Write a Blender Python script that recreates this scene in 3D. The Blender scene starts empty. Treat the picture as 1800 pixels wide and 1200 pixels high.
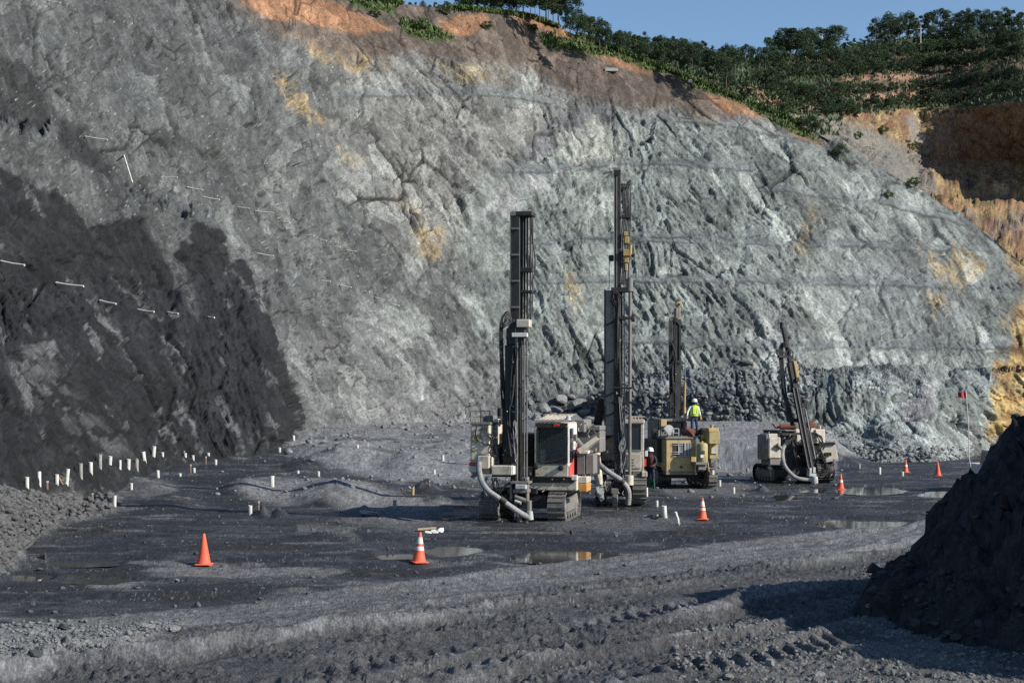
import bpy, bmesh, math, random
import numpy as np
from mathutils import Vector, Matrix

random.seed(7)
rng = np.random.default_rng(11)
SC = bpy.context.scene
COL = SC.collection

# ------------------------------------------------------------------ camera
F, H, HY = 2600.0, 3.5, 715.0        # focal length in photo pixels, eye height, horizon row
cam_data = bpy.data.cameras.new('camera')
cam = bpy.data.objects.new('camera', cam_data)
COL.objects.link(cam)
cam_data.sensor_width = 36.0
cam_data.lens = F / 1800.0 * 36.0
cam_data.shift_y = (HY - 600.0) / 1800.0
cam_data.clip_start = 0.2
cam_data.clip_end = 6000.0
cam.location = (0, 0, H)
cam.rotation_euler = (math.radians(90), 0, 0)
SC.camera = cam

# ------------------------------------------------------------------ light
SUN_AZ, SUN_EL = math.radians(22.0), math.radians(30.0)   # azimuth: degrees behind the camera plane, from the right
to_sun = Vector((math.cos(SUN_AZ) * math.cos(SUN_EL), -math.sin(SUN_AZ) * math.cos(SUN_EL), math.sin(SUN_EL)))
world = bpy.data.worlds.new('World')
SC.world = world
world.use_nodes = True
wn, wl = world.node_tree.nodes, world.node_tree.links
wn.clear()
sky = wn.new('ShaderNodeTexSky')
sky.sky_type = 'NISHITA'
sky.sun_disc = False
sky.sun_elevation = SUN_EL
sky.sun_rotation = math.atan2(to_sun.x, to_sun.y)
sky.altitude = 200.0
sky.air_density = 1.15
sky.dust_density = 0.1
sky.ozone_density = 4.5
bg = wn.new('ShaderNodeBackground')
bg.inputs['Strength'].default_value = 0.095
wo = wn.new('ShaderNodeOutputWorld')
wl.new(sky.outputs[0], bg.inputs['Color'])
wl.new(bg.outputs[0], wo.inputs['Surface'])
sd = bpy.data.lights.new('sun', 'SUN')
sd.energy = 4.6
sd.angle = math.radians(0.53)
sd.color = (1.0, 0.95, 0.87)
sun = bpy.data.objects.new('sun', sd)
COL.objects.link(sun)
sun.location = (60, -40, 60)
sun.rotation_euler = to_sun.to_track_quat('Z', 'Y').to_euler()
SC.view_settings.view_transform = 'Standard'
SC.view_settings.look = 'None'
SC.view_settings.gamma = 1.0
SC.view_settings.exposure = 0.5
SC.view_settings.use_curve_mapping = False
SC.cycles.max_bounces = 5
SC.cycles.diffuse_bounces = 2
SC.cycles.use_denoising = False

# ------------------------------------------------------------------ numpy noise
def _h(ix, iy, iz, seed):
    with np.errstate(over='ignore'):
        h = (ix.astype(np.uint32) * np.uint32(374761393) + iy.astype(np.uint32) * np.uint32(668265263)
             + iz.astype(np.uint32) * np.uint32(2147483647) + np.uint32(seed) * np.uint32(1274126177))
        h = (h ^ (h >> np.uint32(13))) * np.uint32(1274126177)
        h = (h ^ (h >> np.uint32(15))) * np.uint32(2246822519)
        return h ^ (h >> np.uint32(16))
def _r(h):
    return (h & np.uint32(0xffff)).astype(np.float32) / 65535.0
def vnoise(x, y, z, seed=0):
    """smooth noise in -1..1"""
    x = x.astype(np.float32); y = y.astype(np.float32); z = z.astype(np.float32)
    x0 = np.floor(x); y0 = np.floor(y); z0 = np.floor(z)
    fx, fy, fz = x - x0, y - y0, z - z0
    ux = fx * fx * fx * (fx * (fx * 6 - 15) + 10); uy = fy * fy * fy * (fy * (fy * 6 - 15) + 10); uz = fz * fz * fz * (fz * (fz * 6 - 15) + 10)
    ix, iy, iz = x0.astype(np.int32), y0.astype(np.int32), z0.astype(np.int32)
    out = 0
    for dx in (0, 1):
        wx = ux if dx else 1 - ux
        for dy in (0, 1):
            wy = uy if dy else 1 - uy
            for dz in (0, 1):
                wz = uz if dz else 1 - uz
                h = _h(ix + dx, iy + dy, iz + dz, seed)
                gx = (h & np.uint32(1023)).astype(np.float32) / 511.5 - 1
                gy = ((h >> np.uint32(10)) & np.uint32(1023)).astype(np.float32) / 511.5 - 1
                gz = ((h >> np.uint32(20)) & np.uint32(1023)).astype(np.float32) / 511.5 - 1
                out = out + wx * wy * wz * (gx * (fx - dx) + gy * (fy - dy) + gz * (fz - dz))
    return out * 1.4
def fbm(x, y, z, oct=4, gain=0.5, seed=0):
    a, s, o = 1.0, 0.0, 0
    n = 0
    for i in range(oct):
        o = o + a * vnoise(x, y, z, seed + i * 17)
        n += a
        a *= gain
        x, y, z = x * 2.03 + 11.3, y * 2.03 + 5.7, z * 2.03 + 3.1
    return o / n * 1.6
def cells(x, y, z, seed=0, want_id=True):
    """nearest jittered cell: (dx,dy,dz, gap to second, random a,b,c,d)"""
    x = x.astype(np.float32); y = y.astype(np.float32); z = z.astype(np.float32)
    bx, by, bz = np.floor(x - .5).astype(np.int32), np.floor(y - .5).astype(np.int32), np.floor(z - .5).astype(np.int32)
    best = np.full(x.shape, 9e9, np.float32); sec = best.copy()
    vx = np.zeros_like(best); vy = vx.copy(); vz = vx.copy()
    hid = np.zeros(x.shape, np.uint32)
    for i in (0, 1):
        for j in (0, 1):
            for k in (0, 1):
                cx, cy, cz = bx + i, by + j, bz + k
                h = _h(cx, cy, cz, seed)
                px = cx + 0.5 + 0.7 * ((h & np.uint32(1023)).astype(np.float32) / 1023 - .5)
                py = cy + 0.5 + 0.7 * (((h >> np.uint32(10)) & np.uint32(1023)).astype(np.float32) / 1023 - .5)
                pz = cz + 0.5 + 0.7 * (((h >> np.uint32(20)) & np.uint32(1023)).astype(np.float32) / 1023 - .5)
                ddx, ddy, ddz = x - px, y - py, z - pz
                d = ddx * ddx + ddy * ddy + ddz * ddz
                m = d < best
                sec = np.where(m, best, np.minimum(sec, d))
                best = np.where(m, d, best)
                vx = np.where(m, ddx, vx); vy = np.where(m, ddy, vy); vz = np.where(m, ddz, vz)
                hid = np.where(m, h, hid)
    hid = _h(hid, hid, hid, 91)
    r = [((hid >> np.uint32(8 * q)) & np.uint32(255)).astype(np.float32) / 127.5 - 1 for q in range(4)]
    gap = np.sqrt(sec) - np.sqrt(best)
    return vx, vy, vz, gap, r
def ss(a, b, x):
    t = np.clip((x - a) / (b - a), 0, 1)
    return t * t * (3 - 2 * t)
def mixc(a, b, m):
    return a + (np.asarray(b, np.float32) - a) * m[..., None]
def region(px, py, poly, soft):
    """1 inside the polygon, fading over soft pixels"""
    poly = np.asarray(poly, np.float32)
    out = np.zeros(px.shape, np.float32)
    (bx0, by0), (bx1, by1) = poly.min(0) - soft, poly.max(0) + soft
    sel = (px > bx0) & (px < bx1) & (py > by0) & (py < by1)
    if not sel.any(): return out
    x = px[sel].astype(np.float32); y = py[sel].astype(np.float32)
    d2 = np.full(x.shape, 1e12, np.float32)
    inside = np.zeros(x.shape, bool)
    n = len(poly)
    for i in range(n):
        ax, ay = poly[i]; bx, by = poly[(i + 1) % n]
        ex, ey = bx - ax, by - ay
        t = np.clip(((x - ax) * ex + (y - ay) * ey) / (ex * ex + ey * ey + 1e-9), 0, 1)
        dx, dy = x - ax - t * ex, y - ay - t * ey
        d2 = np.minimum(d2, dx * dx + dy * dy)
        cond = ((ay > y) != (by > y))
        xi = ex * (y - ay) / (ey if abs(ey) > 1e-9 else 1e-9) + ax
        inside ^= cond & (x < xi)
    d = np.sqrt(d2)
    out[sel] = ss(-soft, soft, np.where(inside, d, -d))
    return out
def unproj(px, py, D):
    return np.stack([(px - 900.0) * D / F, D + 0 * px, H - (py - HY) * D / F], -1)
def W(px, py, D):
    return Vector(((px - 900.0) * D / F, D, H - (py - HY) * D / F))

# ------------------------------------------------------------------ scene helpers
def tag(o, label=None, cat=None, group=None, kind=None):
    if label: o['label'] = label
    if cat: o['category'] = cat
    if group: o['group'] = group
    if kind: o['kind'] = kind
    return o
def empty(name, loc, rz=0.0):
    o = bpy.data.objects.new(name, None)
    o.empty_display_size = 0.3
    o.location = loc
    o.rotation_euler = (0, 0, rz)
    COL.objects.link(o)
    return o
def grid_mesh(name, P, cols=None, wet=None):
    R, C = P.shape[:2]
    me = bpy.data.meshes.new(name)
    nv = R * C
    me.vertices.add(nv)
    me.vertices.foreach_set('co', P.reshape(-1).astype(np.float32))
    i = np.arange(nv).reshape(R, C)
    q = np.stack([i[:-1, :-1], i[:-1, 1:], i[1:, 1:], i[1:, :-1]], -1).reshape(-1)
    nf = (R - 1) * (C - 1)
    me.loops.add(nf * 4)
    me.loops.foreach_set('vertex_index', q.astype(np.int32))
    me.polygons.add(nf)
    me.polygons.foreach_set('loop_start', np.arange(nf, dtype=np.int32) * 4)
    me.update(calc_edges=True)
    if cols is not None:
        a = me.color_attributes.new('Col', 'FLOAT_COLOR', 'POINT')
        c = np.ones((nv, 4), np.float32)
        c[:, :3] = cols.reshape(-1, 3)
        a.data.foreach_set('color', c.reshape(-1))
    if wet is not None:
        a = me.attributes.new('Wet', 'FLOAT', 'POINT')
        a.data.foreach_set('value', wet.reshape(-1).astype(np.float32))
    return me
def link(name, me, mat, parent=None):
    o = bpy.data.objects.new(name, me)
    COL.objects.link(o)
    if mat: me.materials.append(mat)
    if parent: o.parent = parent
    return o

class MB:
    """collects simple solids; build() links them as one mesh object"""
    def __init__(s): s.v = []; s.f = []
    def add(s, v, f):
        n = len(s.v)
        s.v += [Vector(a) for a in v]
        s.f += [tuple(i + n for i in q) for q in f]
        return s
    def box(s, x0, x1, y0, y1, z0, z1, M=None):
        v = [Vector((x, y, z)) for z in (z0, z1) for y in (y0, y1) for x in (x0, x1)]
        if M is not None: v = [M @ a for a in v]
        return s.add(v, [(0, 2, 3, 1), (4, 5, 7, 6), (0, 1, 5, 4), (2, 6, 7, 3), (0, 4, 6, 2), (1, 3, 7, 5)])
    def bar(s, a, b, w, d, up=(0, 1, 0)):
        """box beam from a to b, w wide across, d along `up`"""
        a, b = Vector(a), Vector(b)
        t = (b - a).normalized()
        u = Vector(up)
        u = (u - t * u.dot(t)).normalized()
        r = t.cross(u)
        v = [p + r * (i * w / 2) + u * (j * d / 2) for p in (a, b) for j in (-1, 1) for i in (-1, 1)]
        return s.add(v, [(0, 2, 3, 1), (4, 5, 7, 6), (0, 1, 5, 4), (2, 6, 7, 3), (0, 4, 6, 2), (1, 3, 7, 5)])
    def cyl(s, a, b, r0, r1=None, n=12):
        a, b = Vector(a), Vector(b)
        r1 = r0 if r1 is None else r1
        t = (b - a).normalized()
        u = t.orthogonal().normalized(); w = t.cross(u)
        v = []
        for p, r in ((a, r0), (b, r1)):
            for i in range(n):
                an = 2 * math.pi * i / n
                v.append(p + (u * math.cos(an) + w * math.sin(an)) * r)
        f = [(i, (i + 1) % n, n + (i + 1) % n, n + i) for i in range(n)]
        f += [tuple(range(n - 1, -1, -1)), tuple(range(n, 2 * n))]
        return s.add(v, f)
    def tube(s, pts, r, n=6, ribs=0):
        pts = [Vector(p) for p in pts]
        m = len(pts)
        u = None
        v = []
        for i, p in enumerate(pts):
            t = (pts[min(i + 1, m - 1)] - pts[max(i - 1, 0)]).normalized()
            if u is None: u = t.orthogonal().normalized()
            u = (u - t * u.dot(t)).normalized()
            w = t.cross(u)
            rr = r[i] if isinstance(r, (list, tuple)) else r
            if ribs: rr *= 1 + ribs * (i % 2)
            for k in range(n):
                an = 2 * math.pi * k / n
                v.append(p + (u * math.cos(an) + w * math.sin(an)) * rr)
        f = []
        for i in range(m - 1):
            for k in range(n):
                f.append((i * n + k, i * n + (k + 1) % n, (i + 1) * n + (k + 1) % n, (i + 1) * n + k))
        f += [tuple(range(n - 1, -1, -1)), tuple(range((m - 1) * n, m * n))]
        return s.add(v, f)
    def prism(s, pts, vec):
        """closed polygon (3-D points) extruded by vec"""
        pts = [Vector(p) for p in pts]; vec = Vector(vec)
        n = len(pts)
        f = [tuple(range(n - 1, -1, -1)), tuple(range(n, 2 * n))]
        f += [(i, (i + 1) % n, n + (i + 1) % n, n + i) for i in range(n)]
        return s.add(pts + [p + vec for p in pts], f)
    def lathe(s, prof, c=(0, 0, 0), n=20, axis='Z'):
        c = Vector(c)
        v = []
        for r, h in prof:
            for k in range(n):
                a = 2 * math.pi * k / n
                q = Vector((r * math.cos(a), r * math.sin(a), h))
                if axis == 'X': q = Vector((h, q.x, q.y))
                if axis == 'Y': q = Vector((q.x, h, q.y))
                v.append(c + q)
        m = len(prof)
        f = [(i * n + k, i * n + (k + 1) % n, (i + 1) * n + (k + 1) % n, (i + 1) * n + k) for i in range(m - 1) for k in range(n)]
        f += [tuple(range(n - 1, -1, -1)), tuple(range((m - 1) * n, m * n))]
        return s.add(v, f)
    def build(s, name, mat, parent=None, bevel=0.0, smooth=False):
        me = bpy.data.meshes.new(name)
        bm = bmesh.new()
        vs = [bm.verts.new(p) for p in s.v]
        for q in s.f:
            try: bm.faces.new([vs[i] for i in q])
            except ValueError: pass
        bmesh.ops.recalc_face_normals(bm, faces=bm.faces)
        if bevel:
            ed = [e for e in bm.edges if len(e.link_faces) == 2 and e.calc_face_angle(0) > 0.6]
            bmesh.ops.bevel(bm, geom=ed, offset=bevel, segments=1, affect='EDGES', clamp_overlap=True)
        bm.to_mesh(me); bm.free()
        if smooth:
            me.polygons.foreach_set('use_smooth', [True] * len(me.polygons))
            me.set_sharp_from_angle(angle=0.7)
        return link(name, me, mat, parent)
def bez(a, b, off, n=12):
    a, b, off = Vector(a), Vector(b), Vector(off)
    c = (a + b) / 2 + off * 2
    return [a * (1 - t) ** 2 + c * 2 * t * (1 - t) + b * t * t for t in [i / n for i in range(n + 1)]]
def spline(pts, n=8):
    pts = [Vector(p) for p in pts]
    P = [pts[0] * 2 - pts[1]] + pts + [pts[-1] * 2 - pts[-2]]
    out = []
    for i in range(1, len(P) - 2):
        for k in range(n):
            t = k / n
            out.append(0.5 * ((2 * P[i]) + (P[i + 1] - P[i - 1]) * t + (2 * P[i - 1] - 5 * P[i] + 4 * P[i + 1] - P[i + 2]) * t * t
                              + (3 * P[i] - P[i - 1] - 3 * P[i + 1] + P[i + 2]) * t ** 3))
    return out + [pts[-1]]

# ------------------------------------------------------------------ materials
def new_mat(name):
    m = bpy.data.materials.new(name)
    m.use_nodes = True
    nt = m.node_tree
    return m, nt.nodes, nt.links, nt.nodes['Principled BSDF']
def node(nd, t, **kw):
    n = nd.new(t)
    for k, v in kw.items():
        if k in n.inputs: n.inputs[k].default_value = v
        else: setattr(n, k, v)
    return n
def mixn(nd, lk, fac, a, b, blend='MIX'):
    n = nd.new('ShaderNodeMix'); n.data_type = 'RGBA'; n.blend_type = blend
    for idx, val in ((0, fac), (6, a), (7, b)):
        if hasattr(val, 'is_linked'): lk.new(val, n.inputs[idx])
        else: n.inputs[idx].default_value = val if idx == 0 else (*val, 1)
    return n.outputs[2]
def ramp(nd, lk, src, p0, p1, c0=0.0, c1=1.0):
    n = nd.new('ShaderNodeMapRange')
    for i, v in ((1, p0), (2, p1), (3, c0), (4, c1)): n.inputs[i].default_value = v
    lk.new(src, n.inputs[0])
    return n.outputs[0]
def terrain_mat(name, s1, s2, bump=0.6, dist=0.15, speck=0.25, wetrough=False):
    """vertex colour of the rock kinds with fine grain and relief"""
    m, nd, lk, b = new_mat(name)
    at = node(nd, 'ShaderNodeAttribute', attribute_name='Col')
    tc = nd.new('ShaderNodeTexCoord')
    mp = node(nd, 'ShaderNodeMapping'); mp.inputs['Rotation'].default_value = (0.3, 0.5, 0.4); mp.inputs['Scale'].default_value = (1, 1, 0.6)
    lk.new(tc.outputs['Object'], mp.inputs[0])
    n1 = node(nd, 'ShaderNodeTexNoise', Scale=s1, Detail=6.0, Roughness=0.65); lk.new(mp.outputs[0], n1.inputs['Vector'])
    v1 = node(nd, 'ShaderNodeTexVoronoi', Scale=s2); v1.feature = 'F1'; lk.new(mp.outputs[0], v1.inputs['Vector'])
    f = ramp(nd, lk, n1.outputs[0], 0.25, 0.75, 1 - speck * 1.3, 1 + speck * 1.3)
    f2 = nd.new('ShaderNodeSeparateColor'); lk.new(v1.outputs['Color'], f2.inputs[0])
    g = ramp(nd, lk, f2.outputs[0], 0.0, 1.0, 1 - speck, 1 + speck)
    v2 = node(nd, 'ShaderNodeTexVoronoi', Scale=s2 * 3.1); lk.new(mp.outputs[0], v2.inputs['Vector'])
    f3 = nd.new('ShaderNodeSeparateColor'); lk.new(v2.outputs['Color'], f3.inputs[0])
    g2 = ramp(nd, lk, f3.outputs[0], 0.0, 1.0, 1 - speck * .8, 1 + speck * .8)
    m0 = node(nd, 'ShaderNodeMath', operation='MULTIPLY'); lk.new(g2, m0.inputs[0]); lk.new(g, m0.inputs[1])
    mu = node(nd, 'ShaderNodeMath', operation='MULTIPLY'); lk.new(f, mu.inputs[0]); lk.new(m0.outputs[0], mu.inputs[1])
    vm = node(nd, 'ShaderNodeVectorMath', operation='SCALE'); lk.new(at.outputs['Color'], vm.inputs[0]); lk.new(mu.outputs[0], vm.inputs['Scale'])
    lk.new(vm.outputs[0], b.inputs['Base Color'])
    ad = node(nd, 'ShaderNodeMath', operation='MULTIPLY_ADD'); lk.new(v1.outputs['Distance'], ad.inputs[0]); ad.inputs[1].default_value = -0.6; lk.new(n1.outputs[0], ad.inputs[2])
    bp = node(nd, 'ShaderNodeBump', Strength=bump, Distance=dist); lk.new(ad.outputs[0], bp.inputs['Height'])
    lk.new(bp.outputs[0], b.inputs['Normal'])
    b.inputs['Roughness'].default_value = 0.9
    b.inputs['Specular IOR Level'].default_value = 0.25
    if wetrough:
        wa = node(nd, 'ShaderNodeAttribute', attribute_name='Wet')
        lk.new(ramp(nd, lk, wa.outputs['Fac'], 0, 1, 0.9, 0.42), b.inputs['Roughness'])
    return m
def paint(name, col, dust=(0.16, 0.155, 0.15), amt=0.5, rough=0.55, metal=0.0, grime=0.5, scale=2.5):
    m, nd, lk, b = new_mat(name)
    tc = nd.new('ShaderNodeTexCoord')
    n1 = node(nd, 'ShaderNodeTexNoise', Scale=scale, Detail=7.0, Roughness=0.7); lk.new(tc.outputs['Object'], n1.inputs['Vector'])
    mp = node(nd, 'ShaderNodeMapping'); mp.inputs['Scale'].default_value = (6, 6, 0.9); lk.new(tc.outputs['Object'], mp.inputs[0])
    n2 = node(nd, 'ShaderNodeTexNoise', Scale=1.5, Detail=5.0, Roughness=0.7); lk.new(mp.outputs[0], n2.inputs['Vector'])
    c = mixn(nd, lk, ramp(nd, lk, n1.outputs[0], 0.40, 0.66, 0.0, amt), col, dust)
    c = mixn(nd, lk, ramp(nd, lk, n2.outputs[0], 0.52, 0.75, 0.0, grime), c, (0.025, 0.022, 0.02))
    lk.new(c, b.inputs['Base Color'])
    lk.new(ramp(nd, lk, n1.outputs[0], 0.3, 0.7, rough - 0.12, min(1, rough + 0.25)), b.inputs['Roughness'])
    b.inputs['Metallic'].default_value = metal
    bp = node(nd, 'ShaderNodeBump', Strength=0.15, Distance=0.02); lk.new(n1.outputs[0], bp.inputs['Height']); lk.new(bp.outputs[0], b.inputs['Normal'])
    return m
M = {}
M['cream'] = paint('cream_paint', (0.56, 0.50, 0.39), (0.26, 0.235, 0.20), 0.7, grime=0.75, scale=4.5)
M['cream_light'] = paint('pale_cream_paint', (0.60, 0.53, 0.42), (0.34, 0.30, 0.25), 0.5, grime=0.55, scale=4.5)
M['white_paint'] = paint('white_paint', (0.72, 0.70, 0.64), (0.3, 0.28, 0.25), 0.4, grime=0.45)
M['grey_paint'] = paint('grey_paint', (0.14, 0.15, 0.155), amt=0.4)
M['dusty'] = paint('dusty_steel', (0.20, 0.185, 0.165), (0.12, 0.115, 0.11), 0.6, grime=0.8)
M['beam_tan'] = paint('dusty_tan_beam', (0.30, 0.26, 0.21), (0.16, 0.145, 0.125), 0.7, grime=0.7)
M['black'] = paint('greasy_black', (0.012, 0.011, 0.011), (0.05, 0.046, 0.042), 0.5, rough=0.5, grime=0.2)
M['steel'] = paint('worn_steel', (0.22, 0.21, 0.2), (0.09, 0.085, 0.08), 0.7, rough=0.42, metal=0.5)
M['rubber'] = paint('rubber_hose', (0.014, 0.014, 0.015), (0.07, 0.066, 0.062), 0.45, rough=0.6, grime=0.1, scale=5)
M['dust_hose'] = paint('grey_dust_hose', (0.30, 0.295, 0.285), (0.15, 0.145, 0.14), 0.8, rough=0.75, grime=0.6)
M['pale_steel'] = paint('pale_steel', (0.48, 0.475, 0.46), (0.25, 0.24, 0.23), 0.5, rough=0.6, grime=0.5)
M['yellow'] = paint('tan_yellow_paint', (0.52, 0.36, 0.14), (0.30, 0.24, 0.16), 0.65, grime=0.45)
M['yellow2'] = paint('olive_yellow_paint', (0.40, 0.32, 0.13), (0.25, 0.21, 0.13), 0.5, grime=0.6)
M['brass'] = paint('ochre_paint', (0.42, 0.28, 0.09), (0.25, 0.2, 0.13), 0.6, grime=0.5)
M['orange'] = paint('orange_paint', (0.55, 0.25, 0.04), (0.3, 0.2, 0.1), 0.5, grime=0.5)
M['red'] = paint('red_paint', (0.55, 0.045, 0.035), (0.35, 0.2, 0.18), 0.35, grime=0.4)
M['rust'] = paint('rusty_red', (0.17, 0.055, 0.035), (0.13, 0.07, 0.05), 0.6, rough=0.75, grime=0.5)
M['track'] = paint('dusty_track_steel', (0.13, 0.12, 0.105), (0.20, 0.185, 0.165), 0.7, rough=0.75, grime=0.6, scale=5)
M['cone'] = paint('cone_orange', (0.80, 0.10, 0.035), (0.40, 0.15, 0.10), 0.6, rough=0.6, grime=0.4, scale=5)
M['cone_white'] = paint('cone_reflective_white', (0.62, 0.60, 0.54), (0.4, 0.36, 0.3), 0.6, rough=0.45, grime=0.3, scale=6)
M['pvc'] = paint('white_plastic_pipe', (0.72, 0.70, 0.64), (0.34, 0.32, 0.29), 0.7, rough=0.55, grime=0.5, scale=4)
M['pvc_dirty'] = paint('muddy_plastic_pipe', (0.36, 0.34, 0.31), (0.16, 0.155, 0.15), 0.7, rough=0.7, grime=0.5, scale=5)
M['wood'] = paint('pale_wood', (0.40, 0.26, 0.15), (0.25, 0.2, 0.15), 0.5, rough=0.8, grime=0.3, scale=9)
M['ink'] = paint('dark_print', (0.03, 0.03, 0.035), amt=0.2)
M['sticker'] = paint('yellow_sticker', (0.55, 0.33, 0.03), amt=0.3)
M['concrete'] = paint('pale_concrete', (0.5, 0.49, 0.46), amt=0.4, rough=0.9)
M['lamp_red'] = paint('red_lamp_lens', (0.6, 0.02, 0.02), amt=0.1, rough=0.25, grime=0.1)
M['cloth_white'] = paint('white_sack', (0.7, 0.69, 0.66), (0.35, 0.33, 0.3), 0.5, rough=0.9, grime=0.3, scale=6)
M['flag'] = paint('red_flag_cloth', (0.42, 0.035, 0.04), (0.3, 0.05, 0.05), 0.3, rough=0.85, grime=0.1)
m, nd, lk, b = new_mat('dusty_glass')
b.inputs['Base Color'].default_value = (0.03, 0.045, 0.05, 1)
b.inputs['Roughness'].default_value = 0.095
b.inputs['Alpha'].default_value = 0.42
M['glass'] = m
m, nd, lk, b = new_mat('dark_tinted_glass')
b.inputs['Base Color'].default_value = (0.018, 0.026, 0.038, 1)
b.inputs['Roughness'].default_value = 0.12
M['dark_glass'] = m
# ================================================================== TERRAIN
def axis(parts):
    out = []
    for a, b_, st in parts:
        n = max(1, int(round(abs(b_ - a) / st)))
        out += list(np.linspace(a, b_, n, endpoint=False))
    out.append(parts[-1][1])
    return np.array(out, np.float64)

def floor_z(X, D):
    """pit floor: drill pad at 0, a little higher towards the left wall, a low bench behind the rigs"""
    a = 1.0 * ss(47, 78, D) * ss(8.0, -5.0, X)
    e = D + 1.5 * np.sin(X * 0.35) + 0.9 * np.sin(X * 0.9 + 1)
    b = 1.1 * ss(79, 83, e) * ss(20.0 + (D - 80) * 0.25, 16.0 + (D - 80) * 0.25, X)
    r = 1.45 * np.clip((D - 82) / 18, 0, 1) * ss(-2.5, 1.5, X) * ss(22.0, 19.0, X)   # ramp up to the rubble bench
    return np.maximum(a, b) + r

PUDDLES = [  # pixel centre, half width, half height
    (1512, 919, 80, 11), (1530, 861, 55, 7), (1378, 872, 18, 5), (1425, 861, 22, 4), (1655, 868, 40, 5),
    (800, 967, 52, 10), (985, 977, 85, 11), (700, 976, 40, 8), (130, 989, 75, 6), (45, 1012, 50, 8),
    (165, 1018, 60, 7), (1150, 906, 14, 3.5)]

def puddle_mask(px, py, nz=0):
    m = np.zeros(px.shape, np.float32)
    for cx, cy, rx, ry in PUDDLES:
        q = np.sqrt(((px - cx) / rx) ** 2 + ((py - cy) / ry) ** 2) + nz
        m = np.maximum(m, ss(1.35, 0.85, q))
    return m

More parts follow.
